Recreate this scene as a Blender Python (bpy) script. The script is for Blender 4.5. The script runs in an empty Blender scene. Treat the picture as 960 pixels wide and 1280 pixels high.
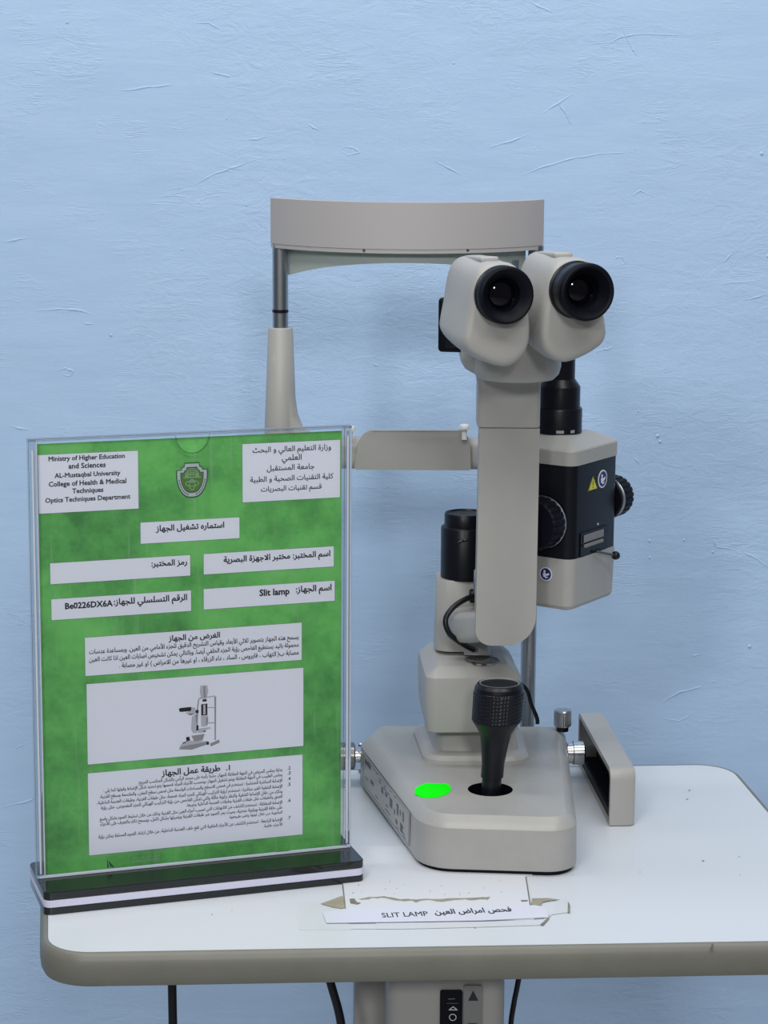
import bpy, bmesh, math, random
from mathutils import Vector, Matrix
random.seed(7)
C = bpy.context.scene.collection
R = math.radians
T = 0.76                      # height of the table top
V = Vector

# ------------------------------------------------------------------ camera
FPX = 2850.0
CP, SP = math.cos(R(11)), math.sin(R(11))
CAM = V((0, 0, 1.31794))
Fw = V((0, CP, -SP)); R0 = V((1, 0, 0)); U0 = R0.cross(Fw)
a0 = R(0.35)
Rt = R0*math.cos(a0)+U0*math.sin(a0); Up = U0*math.cos(a0)-R0*math.sin(a0)
cam = bpy.data.cameras.new('camera'); co = bpy.data.objects.new('camera', cam); C.objects.link(co)
m3 = Matrix((Rt, Up, -Fw)).transposed()
co.matrix_world = Matrix.Translation(CAM) @ m3.to_4x4()
cam.sensor_fit = 'VERTICAL'; cam.sensor_height = 36; cam.lens = FPX/1280*36
cam.clip_start = .05; cam.clip_end = 30
cam.dof.use_dof = False
bpy.context.scene.camera = co

def ray(u, v): return Fw + Rt*((u-480)/FPX) + Up*((640-v)/FPX)
def at(u, v, y):                       # the point of the place seen at u,v and standing y metres away
    d = ray(u, v); return CAM + d*(y/d.y)
def on(u, v, z):
    d = ray(u, v); return CAM + d*((z-CAM.z)/d.z)
def hit(u, v, p, n):
    d = ray(u, v); return CAM + d*((p-CAM).dot(n)/d.dot(n))

# ------------------------------------------------------------------ materials
def mat(name, col, rough=.5, metal=0, spec=.5, bump=None, var=0, coat=0):
    m = bpy.data.materials.new(name); m.use_nodes = True
    nt = m.node_tree; b = nt.nodes['Principled BSDF']
    b.inputs['Base Color'].default_value = (*col, 1)
    b.inputs['Roughness'].default_value = rough
    b.inputs['Metallic'].default_value = metal
    b.inputs['Specular IOR Level'].default_value = spec
    b.inputs['Coat Weight'].default_value = coat
    tc = nt.nodes.new('ShaderNodeTexCoord')
    if bump:
        n = nt.nodes.new('ShaderNodeTexNoise'); n.inputs['Scale'].default_value = bump[0]; n.inputs['Detail'].default_value = 4
        bp = nt.nodes.new('ShaderNodeBump'); bp.inputs['Strength'].default_value = bump[1]; bp.inputs['Distance'].default_value = .001
        nt.links.new(tc.outputs['Object'], n.inputs['Vector']); nt.links.new(n.outputs['Fac'], bp.inputs['Height'])
        nt.links.new(bp.outputs['Normal'], b.inputs['Normal'])
    if var:
        n = nt.nodes.new('ShaderNodeTexNoise'); n.inputs['Scale'].default_value = 35; n.inputs['Detail'].default_value = 6
        n.inputs['Roughness'].default_value = .65
        r = nt.nodes.new('ShaderNodeValToRGB')
        r.color_ramp.elements[0].position = .3; r.color_ramp.elements[1].position = .7
        r.color_ramp.elements[0].color = (*[c*(1-var) for c in col], 1)
        r.color_ramp.elements[1].color = (*[min(1, c*(1+var)) for c in col], 1)
        nt.links.new(tc.outputs['Object'], n.inputs['Vector']); nt.links.new(n.outputs['Fac'], r.inputs['Fac'])
        nt.links.new(r.outputs['Color'], b.inputs['Base Color'])
    return m

M = {}
M['beige'] = mat('beige_enamel', (.372, .364, .345), .42, bump=(900, .06), var=.03)
M['beige_worn'] = mat('worn_beige_enamel', (.375, .367, .348), .36, bump=(700, .08), var=.05)
M['band'] = mat('grey_beige_plastic', (.41, .392, .392), .5, bump=(1500, .05))
M['black'] = mat('black_plastic', (.0045, .0052, .009), .34, spec=.32)
M['blackm'] = mat('matt_black_rubber', (.0035, .0040, .008), .5, spec=.14)
M['gloss'] = mat('black_gloss', (.004, .005, .008), .2, spec=.3)
M['chrome'] = mat('steel', (.62, .63, .64), .22, 1)
M['steel'] = mat('brushed_steel', (.42, .44, .47), .32, 1)
M['darksteel'] = mat('dark_steel', (.22, .22, .22), .35, 1)
M['laminate'] = mat('white_laminate', (.60, .635, .675), .33, bump=(300, .02))
M['edge'] = mat('olive_grey_edging', (.165, .165, .138), .42, var=.06)
M['pedestal'] = mat('grey_beige_pedestal', (.36, .355, .34), .45)
M['white'] = mat('white_plastic', (.72, .72, .72), .4)
M['stripe'] = mat('pale_lilac_acrylic', (.62, .62, .76), .3)
M['blackacr'] = mat('black_acrylic', (.012, .014, .016), .08)
M['paper'] = mat('lilac_white_paper', (.84, .86, .985), .6)
M['paper2'] = mat('white_label_paper', (.64, .66, .76), .3)
M['ink'] = mat('black_ink', (.012, .012, .022), .6)
M['outline'] = mat('dark_green_outline', (.03, .10, .05), .6)
M['palegreen'] = mat('pale_green_ink', (.32, .55, .35), .6)
M['silverink'] = mat('silver_ink', (.50, .56, .60), .5)
M['olive'] = mat('olive_green_ink', (.10, .22, .05), .6)
M['greyink'] = mat('grey_ink', (.30, .30, .33), .6)
M['lightgrey'] = mat('light_grey_ink', (.50, .50, .57), .6)
M['retouch'] = mat('bright_green_retouch', (0.0, 1.0, 0.0), .6, spec=.1)
M['plateink'] = mat('faded_grey_ink', (.09, .09, .09), .5)
M['blue'] = mat('deep_blue_sticker', (.012, .015, .16), .4)
M['yellow'] = mat('yellow_sticker', (.62, .62, .04), .4)
M['glue'] = mat('dried_brown_glue', (.30, .28, .21), .7, var=.3)
M['grime'] = mat('grey_grime', (.17, .16, .13), .8, var=.4)
M['tape'] = mat('yellowed_tape', (.59, .622, .655), .3)
M['plate'] = mat('chalky_white_paper', (.62, .64, .68), .55, bump=(150, .15))
M['panelgrey'] = mat('grey_panel', (.21, .21, .21), .5)
M['visor'] = mat('pale_green_plastic', (.44, .50, .47), .35)

def clear(name, tint, ior=1.45, rough=.03, fac=.12):
    m = bpy.data.materials.new(name); m.use_nodes = True; nt = m.node_tree; nt.nodes.clear()
    o = nt.nodes.new('ShaderNodeOutputMaterial'); t = nt.nodes.new('ShaderNodeBsdfTransparent'); g = nt.nodes.new('ShaderNodeBsdfGlossy')
    t.inputs['Color'].default_value = (*tint, 1); g.inputs['Roughness'].default_value = rough
    f = nt.nodes.new('ShaderNodeFresnel'); f.inputs['IOR'].default_value = ior
    mx = nt.nodes.new('ShaderNodeMixShader')
    nt.links.new(f.outputs[0], mx.inputs[0]); nt.links.new(t.outputs[0], mx.inputs[1]); nt.links.new(g.outputs[0], mx.inputs[2])
    nt.links.new(mx.outputs[0], o.inputs[0]); return m
M['clear'] = clear('clear_acrylic', (.992, .996, .996), 1.2)
M['clearedge'] = clear('clear_acrylic_edge', (.93, .94, .945), 1.5, .12)
M['lens'] = mat('lens_glass', (.002, .002, .004), .02, spec=.35)
M['milky'] = mat('pale_acrylic', (.56, .60, .66), .25)
M['rim'] = mat('acrylic_rim', (.16, .18, .22), .25)

# scratched green print
g = bpy.data.materials.new('green_print'); g.use_nodes = True; nt = g.node_tree; b = nt.nodes['Principled BSDF']
b.inputs['Roughness'].default_value = .55
tc = nt.nodes.new('ShaderNodeTexCoord')
n1 = nt.nodes.new('ShaderNodeTexNoise'); n1.inputs['Scale'].default_value = 17; n1.inputs['Detail'].default_value = 8; n1.inputs['Roughness'].default_value = .7
r1 = nt.nodes.new('ShaderNodeValToRGB'); e = r1.color_ramp.elements
e[0].position = .34; e[0].color = (.062, .26, .070, 1); e[1].position = .56; e[1].color = (.150, .54, .135, 1)
x = e.new(.72); x.color = (.22, .62, .18, 1)
mp = nt.nodes.new('ShaderNodeMapping'); mp.inputs['Rotation'].default_value = (0, 0.6, 0); mp.inputs['Scale'].default_value = (260, 260, 14)
n2 = nt.nodes.new('ShaderNodeTexNoise'); n2.inputs['Scale'].default_value = 1; n2.inputs['Detail'].default_value = 2
r2 = nt.nodes.new('ShaderNodeValToRGB'); r2.color_ramp.elements[0].position = .60; r2.color_ramp.elements[1].position = .74
r2.color_ramp.elements[1].color = (.35, .35, .35, 1)
mx = nt.nodes.new('ShaderNodeMix'); mx.data_type = 'RGBA'
mx.inputs['B'].default_value = (.30, .50, .28, 1)
nt.links.new(tc.outputs['Object'], n1.inputs['Vector']); nt.links.new(n1.outputs['Fac'], r1.inputs['Fac'])
nt.links.new(tc.outputs['Object'], mp.inputs['Vector']); nt.links.new(mp.outputs[0], n2.inputs['Vector']); nt.links.new(n2.outputs['Fac'], r2.inputs['Fac'])
nt.links.new(r2.outputs['Color'], mx.inputs['Factor']); nt.links.new(r1.outputs['Color'], mx.inputs['A']); nt.links.new(mx.outputs['Result'], b.inputs['Base Color'])
M['green'] = g

# painted plaster
w = bpy.data.materials.new('blue_wall_paint'); w.use_nodes = True; nt = w.node_tree; b = nt.nodes['Principled BSDF']
b.inputs['Roughness'].default_value = .42; b.inputs['Specular IOR Level'].default_value = .35
tc = nt.nodes.new('ShaderNodeTexCoord')
def noise(scale, detail, rough, mapping, dist=0):
    mp = nt.nodes.new('ShaderNodeMapping'); mp.inputs['Scale'].default_value = mapping[0]; mp.inputs['Rotation'].default_value = mapping[1]
    n = nt.nodes.new('ShaderNodeTexNoise'); n.inputs['Scale'].default_value = scale; n.inputs['Detail'].default_value = detail
    n.inputs['Roughness'].default_value = rough; n.inputs['Distortion'].default_value = dist
    nt.links.new(tc.outputs['Object'], mp.inputs['Vector']); nt.links.new(mp.outputs[0], n.inputs['Vector']); return n.outputs['Fac']
def ramp(src, p0, p1, c0=0, c1=1):
    r = nt.nodes.new('ShaderNodeValToRGB'); r.color_ramp.elements[0].position = p0; r.color_ramp.elements[1].position = p1
    r.color_ramp.elements[0].color = (c0, c0, c0, 1); r.color_ramp.elements[1].color = (c1, c1, c1, 1)
    nt.links.new(src, r.inputs['Fac']); return r.outputs['Color']
def mth(op, a, b_):
    m_ = nt.nodes.new('ShaderNodeMath'); m_.operation = op
    for i, s in enumerate((a, b_)):
        if isinstance(s, (int, float)): m_.inputs[i].default_value = s
        else: nt.links.new(s, m_.inputs[i])
    return m_.outputs[0]
strokes = noise(10, 7, .6, ((1, 1, 6), (0, 0.04, 0)), .3)
lumps = noise(7, 4, .5, ((1, 1, 1.3), (0, 0, 0)), .4)
mask = ramp(noise(5, 3, .6, ((1, 1, 1), (0, 0, .3))), .42, .66)
rough_ = noise(38, 6, .7, ((1, 1, 2.2), (0, -.5, 0)), 1.2)
scr = noise(26, 4, .6, ((1, 1, 5), (0, .35, 0)), .8)
ridge = mth('MAXIMUM', mth('SUBTRACT', 1.0, mth('MULTIPLY', mth('ABSOLUTE', mth('SUBTRACT', scr, .5), 0), 16)), 0)
ridge = mth('MULTIPLY', ridge, ramp(noise(19, 2, .5, ((1, 1, 1), (.2, 0, .9))), .56, .68))
fine = noise(210, 3, .6, ((1, 1, 5), (0, 0, 0)))
hgt = mth('ADD', mth('MULTIPLY', strokes, .32), mth('MULTIPLY', lumps, .8))
hgt = mth('ADD', hgt, mth('MULTIPLY', mth('MULTIPLY', rough_, mask), .85))
hgt = mth('ADD', hgt, mth('MULTIPLY', ridge, .15))
hgt = mth('ADD', hgt, mth('MULTIPLY', fine, .06))
bp = nt.nodes.new('ShaderNodeBump'); bp.inputs['Strength'].default_value = .55; bp.inputs['Distance'].default_value = .0022
nt.links.new(hgt, bp.inputs['Height']); nt.links.new(bp.outputs['Normal'], b.inputs['Normal'])
cm = nt.nodes.new('ShaderNodeMix'); cm.data_type = 'RGBA'
cm.inputs['A'].default_value = (.400, .560, .785, 1); cm.inputs['B'].default_value = (.425, .588, .815, 1)
nt.links.new(ramp(strokes, .35, .65), cm.inputs['Factor']); nt.links.new(cm.outputs['Result'], b.inputs['Base Color'])
M['wall'] = w
M['floor'] = mat('grey_floor_tiles', (.42, .42, .42), .4, var=.05)

# ------------------------------------------------------------------ mesh helpers
def obj(name, bm, m, parent=None, smooth=None, loc=None):
    bmesh.ops.recalc_face_normals(bm, faces=bm.faces)
    me = bpy.data.meshes.new(name); bm.to_mesh(me); bm.free()
    for k in (m if isinstance(m, (list, tuple)) else [m]): me.materials.append(M[k] if isinstance(k, str) else k)
    o = bpy.data.objects.new(name, me); C.objects.link(o)
    if parent:
        o.parent = parent
        pm = parent.matrix_world if parent.parent is None else parent.parent.matrix_world @ parent.matrix_basis
        if not parent.get('local'): o.matrix_parent_inverse = base_of(parent).inverted()
    if smooth is not None:
        for p in me.polygons: p.use_smooth = True
        me.set_sharp_from_angle(angle=R(smooth))
    return o
def base_of(o):
    m_ = Matrix.Identity(4); chain = []
    while o: chain.append(o); o = o.parent
    for k in reversed(chain): m_ = m_ @ k.matrix_parent_inverse @ k.matrix_basis if k.parent else k.matrix_basis.copy()
    return m_
def thing(name, label, cat, loc, group=None):
    o = bpy.data.objects.new(name, None); C.objects.link(o); o.location = loc; o.empty_display_size = .02
    o['label'] = label; o['category'] = cat
    if group: o['group'] = group
    return o
def tag(o, label, cat, group=None):
    o['label'] = label; o['category'] = cat
    if group: o['group'] = group
    return o
def bev(bm, w_, seg=3, angle=30):
    es = [e for e in bm.edges if len(e.link_faces) == 2 and e.calc_face_angle(0) > R(angle)]
    bmesh.ops.bevel(bm, geom=es, offset=w_, segments=seg, profile=.5, affect='EDGES', clamp_overlap=True)
def box(bm, c, s, rz=0, bw=0, seg=3, rot=None):
    t = bmesh.new(); bmesh.ops.create_cube(t, size=1)
    for v in t.verts: v.co = V((v.co.x*s[0], v.co.y*s[1], v.co.z*s[2]))
    if bw: bev(t, bw, seg)
    mt = Matrix.Translation(V(c)) @ (rot if rot else Matrix.Rotation(rz, 4, 'Z'))
    t.transform(mt); merge(bm, t); return bm
def merge(bm, t):
    me = bpy.data.meshes.new('tmp'); t.to_mesh(me); t.free(); bm.from_mesh(me); bpy.data.meshes.remove(me)
def rpoly(pts, rad, n=6):
    out = []; N = len(pts)
    for i in range(N):
        p = V(pts[i]); a_ = V(pts[i-1]); b_ = V(pts[(i+1) % N]); r = rad[i] if isinstance(rad, (list, tuple)) else rad
        da = (a_-p).normalized(); db = (b_-p).normalized(); ang = da.angle(db)
        if r <= 0 or ang > 3.1: out.append(p); continue
        t = min(r/math.tan(ang/2), .49*(a_-p).length, .49*(b_-p).length); r_ = t*math.tan(ang/2)
        cc = p+(da+db).normalized()*(r_/math.sin(ang/2))
        s = p+da*t-cc; e_ = p+db*t-cc; tot = s.angle(e_) ; sg = 1 if s.x*e_.y-s.y*e_.x > 0 else -1
        for k in range(n+1):
            an = sg*tot*k/n; out.append(V((cc.x+s.x*math.cos(an)-s.y*math.sin(an), cc.y+s.x*math.sin(an)+s.y*math.cos(an))))
    return out
def inset(pts, d):                      # pts counter-clockwise, positive shrinks
    out = []; N = len(pts)
    for i in range(N):
        p = V(pts[i]); a_ = V(pts[i-1]); b_ = V(pts[(i+1) % N])
        e1 = (p-a_).normalized(); e2 = (b_-p).normalized(); n1 = V((-e1.y, e1.x)); n2 = V((-e2.y, e2.x))
        k = (n1+n2); out.append(tuple(p+k*(d/max(.2, 1+n1.dot(n2)))))
    return out
def loft(bm, rings, cap=True):
    vs = [[bm.verts.new(V(p)) for p in r] for r in rings]; n = len(vs[0]); fs = []
    for a_, b_ in zip(vs, vs[1:]):
        for i in range(n): fs.append(bm.faces.new((a_[i], a_[(i+1) % n], b_[(i+1) % n], b_[i])))
    if cap: bm.faces.new(vs[0][::-1]); bm.faces.new(vs[-1])
    return bm
def layers(bm, ctrl, rad, levels, n=6):  # levels: (z, inset)
    rings = []
    for z, d in levels:
        rr = [max(.0005, q-d) for q in (rad if isinstance(rad, (list, tuple)) else [rad]*len(ctrl))]
        rings.append([(p.x, p.y, z) for p in rpoly(inset(ctrl, d), rr, n)])
    return loft(bm, rings)
def frame(ax):
    z = V(ax).normalized(); x_ = V((0, .014, 1)).cross(z) if abs(z.z) < .95 else V((1, 0, 0)); x_.normalize(); return x_, z.cross(x_), z
def lathe(bm, p, ax, prof, seg=48, knurl=None):   # prof: (radius, distance along axis)
    x_, y_, z = frame(ax); p = V(p); rings = []
    for j, (r, h_) in enumerate(prof):
        ring = []
        for i in range(seg):
            k = r*(1-(knurl[2] if knurl and knurl[0] <= j <= knurl[1] and i % 2 and (j % 2 or knurl[3]) else 0))
            an = 2*math.pi*i/seg; ring.append(p+x_*(k*math.cos(an))+y_*(k*math.sin(an))+z*h_)
        rings.append(ring)
    return loft(bm, rings)
def tube(bm, pts, r, seg=10, sub=6):
    pts = [V(q) for q in pts]; P = []
    for i in range(len(pts)-1):
        a_ = pts[max(i-1, 0)]; b_ = pts[i]; c_ = pts[i+1]; d_ = pts[min(i+2, len(pts)-1)]
        for k in range(sub):
            t = k/sub; P.append(.5*((2*b_)+(c_-a_)*t+(2*a_-5*b_+4*c_-d_)*t*t+(3*b_-a_-3*c_+d_)*t**3))
    P.append(pts[-1]); rings = []; up = V((.3, .2, 1)).normalized()
    for i, q in enumerate(P):
        t = (P[min(i+1, len(P)-1)]-P[max(i-1, 0)]).normalized(); x_ = up.cross(t).normalized(); y_ = t.cross(x_)
        rings.append([q+x_*(r*math.cos(6.28318*k/seg))+y_*(r*math.sin(6.28318*k/seg)) for k in range(seg)])
    return loft(bm, rings)
def prism(bm, pts3, nvec):
    return loft(bm, [[V(p) for p in pts3], [V(p)+V(nvec) for p in pts3]])
def subsurf(bm, cuts=1):
    bmesh.ops.subdivide_edges(bm, edges=bm.edges[:], cuts=1, smooth=.6, use_grid_fill=True)

# ------------------------------------------------------------------ the setting
def struct(name, bm, m):
    o = obj(name, bm, m); o['kind'] = 'structure'; return o
wy = R(3.5); WD = 2.12
bm = bmesh.new(); box(bm, (0, WD+.05, 1.4), (6, .1, 2.8)); 
def ridge_on_wall(bm, pts, r=.0011):
    P = [at(u, v, WD) for u, v in pts]; rings = []; n_ = len(P)
    for i, q in enumerate(P):
        t = (P[min(i+1, n_-1)]-P[max(i-1, 0)]).normalized(); y_ = t.cross(V((0, 1, 0))).normalized()
        k = r*(.25+.75*math.sin(math.pi*(i+.5)/n_))*random.uniform(.6, 1.3)
        rings.append([q+y_*(k*1.2*math.cos(an))+V((0, -1, 0))*(k*.55*math.sin(an)) for an in [math.pi*2*j/8 for j in range(8)]])
    loft(bm, rings)
def dens(pts, n=4):
    out = []
    for (a_, b_), (c_, d_) in zip(pts, pts[1:]):
        for k in range(n): t = k/n; out.append((a_+(c_-a_)*t+random.uniform(-.5, .5), b_+(d_-b_)*t+random.uniform(-.5, .5)))
    return out+[pts[-1]]
for pts in ([(240, 233), (265, 219), (295, 208), (332, 196)], [(650, 220), (680, 208), (712, 199), (750, 192), (792, 190)], [(45, 388), (75, 386), (100, 388), (116, 393)], [(12, 532), (25, 536), (40, 537)], [(150, 114), (185, 109), (215, 106)], [(245, 29), (262, 29), (275, 36)], [(265, 90), (288, 96)],
            [(425, 188), (432, 183), (445, 186), (449, 191), (436, 194), (427, 190)], [(72, 463), (82, 460), (92, 464), (88, 470), (76, 468)], [(545, 202), (560, 210), (580, 220)], [(830, 898), (850, 901), (866, 892)], [(828, 878), (850, 865), (878, 858)], [(793, 572), (800, 580)],
            [(890, 673), (896, 684), (922, 688)], [(928, 690), (940, 695), (960, 708)], [(903, 328), (916, 317)], [(745, 62), (775, 47), (800, 42), (848, 44)], [(776, 32), (790, 60), (796, 70)], [(680, 140), (700, 128), (716, 117)], [(695, 125), (708, 143), (713, 155)], [(660, 2), (676, 9), (690, 15)],
            [(610, 185), (640, 176), (662, 168)], [(768, 328), (770, 322), (778, 321), (782, 329), (774, 331)], [(385, 155), (398, 163)], [(310, 175), (322, 174), (332, 171)], [(745, 440), (760, 436), (768, 432)], [(790, 245), (800, 238), (818, 246)], [(3, 303), (20, 300), (36, 296)], [(930, 375), (960, 368)], [(905, 355), (950, 350)],
            [(0, 1010), (40, 1000), (46, 985)], [(20, 935), (30, 930)], [(115, 405), (105, 404)], [(866, 820), (876, 818)], [(466, 455), (474, 458)]):
    ridge_on_wall(bm, dens(pts), .00085)
for u, v, r in ((84, 28, 1.5), (308, 257, 1.2), (228, 312, 1.2), (139, 419, 1.7), (567, 79, 1.4), (937, 808, 2.0), (283, 148, 1.1), (258, 149, .9), (892, 852, 1.3), (375, 230, .9), (250, 232, 1), (410, 238, .8), (812, 676, 1.6), (855, 675, 1.5), (812, 697, 1.5), (891, 690, 1.5), (952, 192, 1.8), (960, 320, 1.8), (720, 410, 1.2), (798, 514, 1.4), (822, 545, 2), (825, 552, 1.8), (565, 855, 1.1), (90, 862, 1.2), (860, 770, 1), (480, 610, 1)):
    q = at(u, v, WD); r *= .0009; lathe(bm, q+V((0, .0006, 0)), (0, -1, 0), [(r*1.2, 0), (r, r*.5), (r*.5, r*.9), (r*.1, r)], 10)
wl = struct('wall_back', bm, 'wall')
wl.rotation_euler = (0, 0, 0)
bm = bmesh.new(); box(bm, (0, WD-2.5, -.025), (6, 5, .05)); struct('floor', bm, 'floor')

# ------------------------------------------------------------------ instrument table
TB = [(-.2146, 1.3806), (.3252, 1.4125), (.2831, 1.7958), (-.2695, 1.7572)]
tc_ = V((.02, 1.59, 0))
table = thing('instrument_table', 'white-topped instrument table with a rounded olive-grey edge and a beige pedestal', 'table', tc_)
rad = [.030, .030, .030, .030]
bm = bmesh.new(); layers(bm, TB, rad, [(T-.020, .001), (T, .001)], 10); top = obj('tabletop', bm, 'laminate', table)
bm = bmesh.new()
prof = [(T-.0235, .010), (T-.0235, .001), (T-.0220, -.0022), (T-.018, -.0040), (T-.011, -.0046), (T-.005, -.0040), (T-.001, -.0022), (T+.0001, -.0006), (T+.0001, .0009), (T-.004, .0010)]
layers(bm, TB, rad, prof, 10)
dl = [f for f in bm.faces if len(f.verts) > 4]; bmesh.ops.delete(bm, geom=dl, context='FACES_ONLY')
obj('edge_trim', bm, 'edge', table, 40)
bm = bmesh.new(); layers(bm, TB, rad, [(T-.0232, .012), (T-.0202, .012)], 10); obj('underside_board', bm, 'edge', table)
def specks(bm, pts, z, s=.0006):
    for (u, v, k) in pts:
        p = on(u, v, z); n = 6
        bm.faces.new([bm.verts.new((p.x+s*k*random.uniform(.6, 1.3)*math.cos(6.283*i/n), p.y+2.4*s*random.uniform(.6, 1.3)*math.sin(6.283*i/n), z)) for i in range(n)])
bm = bmesh.new(); specks(bm, [(862, 988, 1.4), (859, 999, 1.5), (879, 1076, 1.6), (924, 1071, .7), (594, 1160, .8), (800, 1090, .5), (265, 1143, .6), (290, 1138, .5), (925, 1094, .5)], T+.0002)
obj('scuff_marks', bm, 'grime', table)['kind'] = 'stuff'
p = at(890, 1184, 1.4005); bm = bmesh.new(); box(bm, (p.x, p.y, p.z), (.0010, .0012, .005), 0, .0003, 1, Matrix.Rotation(.15, 4, 'Y')); obj('chip', bm, 'grime', table)
# pedestal
zt = T-.0235
bm = bmesh.new(); layers(bm, [(.0045, 1.470), (.0855, 1.475), (.082, 1.60), (.001, 1.595)], .010, [(.16, 0), (zt, 0)]); ped = obj('pedestal', bm, 'pedestal', table, 40)
bm = bmesh.new(); layers(bm, [(-.0195, 1.548), (.06, 1.553), (.058, 1.66), (-.0215, 1.655)], .006, [(.10, 0), (zt, 0)]); obj('lifting_column', bm, 'pedestal', table, 40)
bm = bmesh.new(); layers(bm, [(-.09, 1.43), (.16, 1.44), (.15, 1.74), (-.10, 1.73)], .05, [(.0, .004), (.02, 0), (.07, 0), (.09, .01)], 8)
box(bm, (.04, 1.57, .13), (.14, .18, .10), .06, .02); obj('foot', bm, 'pedestal', table, 40)
def pf(u, v, d=0): q = hit(u, v, V((.0045, 1.470, 0)), V((-.0616, .998, 0))); return q + V((.0616, -.998, 0))*d
def slab(bm, u0, u1, v0, zlow, d0, d1, r=.0015):
    a_ = pf(u0, v0); b_ = pf(u1, v0); ex = (b_-a_).normalized()
    L = (b_-a_).length; H = a_.z-zlow
    pts = rpoly([(0, 0), (0, -H), (L, -H), (L, 0)], r, 4)
    n = V((.0616, -.998, 0)); return prism(bm, [a_+ex*q.x+V((0, 0, q.y))+n*d0 for q in pts], n*(d1-d0))
bm = bmesh.new(); slab(bm, 550, 578, 1237, .60, 0, .0022); sw = obj('switch_plate', bm, 'blackm', table)
bm = bmesh.new(); slab(bm, 579.5, 603, 1231, .60, 0, .0016); pg_ = obj('height_button_plate', bm, 'panelgrey', table)
def flat(bm, pts, fpos, d, th=.0002):
    q = [fpos(u, v, d) for u, v in pts]; nn = (fpos(0, .014, 1)-fpos(0, 0, 0)); return prism(bm, q, nn*th)
bm = bmesh.new(); flat(bm, [(585, 1249.5), (597.5, 1249.5), (591, 1237)], pf, .0018); flat(bm, [(584.5, 1278), (596, 1278), (596, 1295), (584.5, 1295)], pf, .0018); obj('arrow_symbol', bm, 'ink', pg_)
bm = bmesh.new()
def stroke(bm, pts, fpos, d, wd, closed=False):
    q = [fpos(u, v, d) for u, v in pts]; nn = (fpos(0, .014, 1)-fpos(0, 0, 0))
    if closed: q.append(q[0])
    for a_, b_ in zip(q, q[1:]):
        t = (b_-a_).normalized(); s = t.cross(nn).normalized()*wd/2; a2 = a_-t*wd*.4; b2 = b_+t*wd*.4
        prism(bm, [a2-s, b2-s, b2+s, a2+s], nn*.0002)
stroke(bm, [(561, 1260.5), (571, 1260.5), (566, 1256.5)], pf, .0024, .0005, True)
stroke(bm, [(565.5+4.2*math.cos(i*.5236), 1269.8+4*math.sin(i*.5236)) for i in range(12)], pf, .0024, .0005, True)
stroke(bm, [(559, 1280), (571, 1280)], pf, .0024, .0006); obj('switch_symbol', bm, 'white', sw)
bm = bmesh.new(); stroke(bm, [(558, 1252.3), (572, 1252.3)], pf, .0024, .0002); stroke(bm, [(560, 1247), (568, 1246.6)], pf, .0024, .0004); obj('faint_marking', bm, 'panelgrey', sw)

def cable(name, label, pts, r, m='black'):
    b_ = bmesh.new(); tube(b_, pts, r, 12, 10); o = obj(name, b_, m, None, 60); return tag(o, label, 'cable', 'cables hanging under the table')
cable('power_cable', 'thick black cable hanging straight down under the left part of the table', [(-.1462, 1.50, zt), (-.1458, 1.50, .66), (-.145, 1.505, .5), (-.15, 1.50, .25), (-.17, 1.50, .012), (-.25, 1.48, .006)], .0031)
cable('power_cable', 'black cable slanting down to the right, just left of the pedestal', [(-.0425, 1.50, zt-.0004), (-.0368, 1.5, .6980), (-.0270, 1.502, .650), (-.030, 1.505, .57), (-.045, 1.54, .50), (-.055, 1.60, .47), (-.04, 1.615, .46), (-.0250, 1.615, .46)], .0031)
cable('power_cable', 'thin curved black cable hanging right of the pedestal', [(.0990, 1.50, zt), (.0980, 1.50, .715), (.0960, 1.50, .6950), (.0930, 1.50, .677), (.0910, 1.50, .660), (.0902, 1.50, .635), (.091, 1.497, .60), (.097, 1.49, .5), (.14, 1.46, .25), (.19, 1.44, .012), (.26, 1.43, .006)], .0019)

# ------------------------------------------------------------------ writing
FORMS = {}   # isolated, final, initial, medial
_t = [('ا', 0xFE8D, 2), ('ب', 0xFE8F, 4), ('ة', 0xFE93, 2), ('ت', 0xFE95, 4), ('ث', 0xFE99, 4), ('ج', 0xFE9D, 4), ('ح', 0xFEA1, 4), ('خ', 0xFEA5, 4), ('د', 0xFEA9, 2), ('ذ', 0xFEAB, 2), ('ر', 0xFEAD, 2), ('ز', 0xFEAF, 2), ('س', 0xFEB1, 4), ('ش', 0xFEB5, 4), ('ص', 0xFEB9, 4), ('ض', 0xFEBD, 4), ('ط', 0xFEC1, 4), ('ظ', 0xFEC5, 4), ('ع', 0xFEC9, 4), ('غ', 0xFECD, 4), ('ف', 0xFED1, 4), ('ق', 0xFED5, 4), ('ك', 0xFED9, 4), ('ل', 0xFEDD, 4), ('م', 0xFEE1, 4), ('ن', 0xFEE5, 4), ('ه', 0xFEE9, 4), ('و', 0xFEED, 2), ('ى', 0xFEEF, 2), ('ي', 0xFEF1, 4), ('أ', 0xFE83, 2), ('إ', 0xFE87, 2), ('آ', 0xFE81, 2), ('ئ', 0xFE89, 4)]
for ch, c0, n in _t: FORMS[ch] = (c0, n)
LA = {'ا': 0xFEFB, 'أ': 0xFEF7, 'إ': 0xFEF9, 'آ': 0xFEF5}
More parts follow.
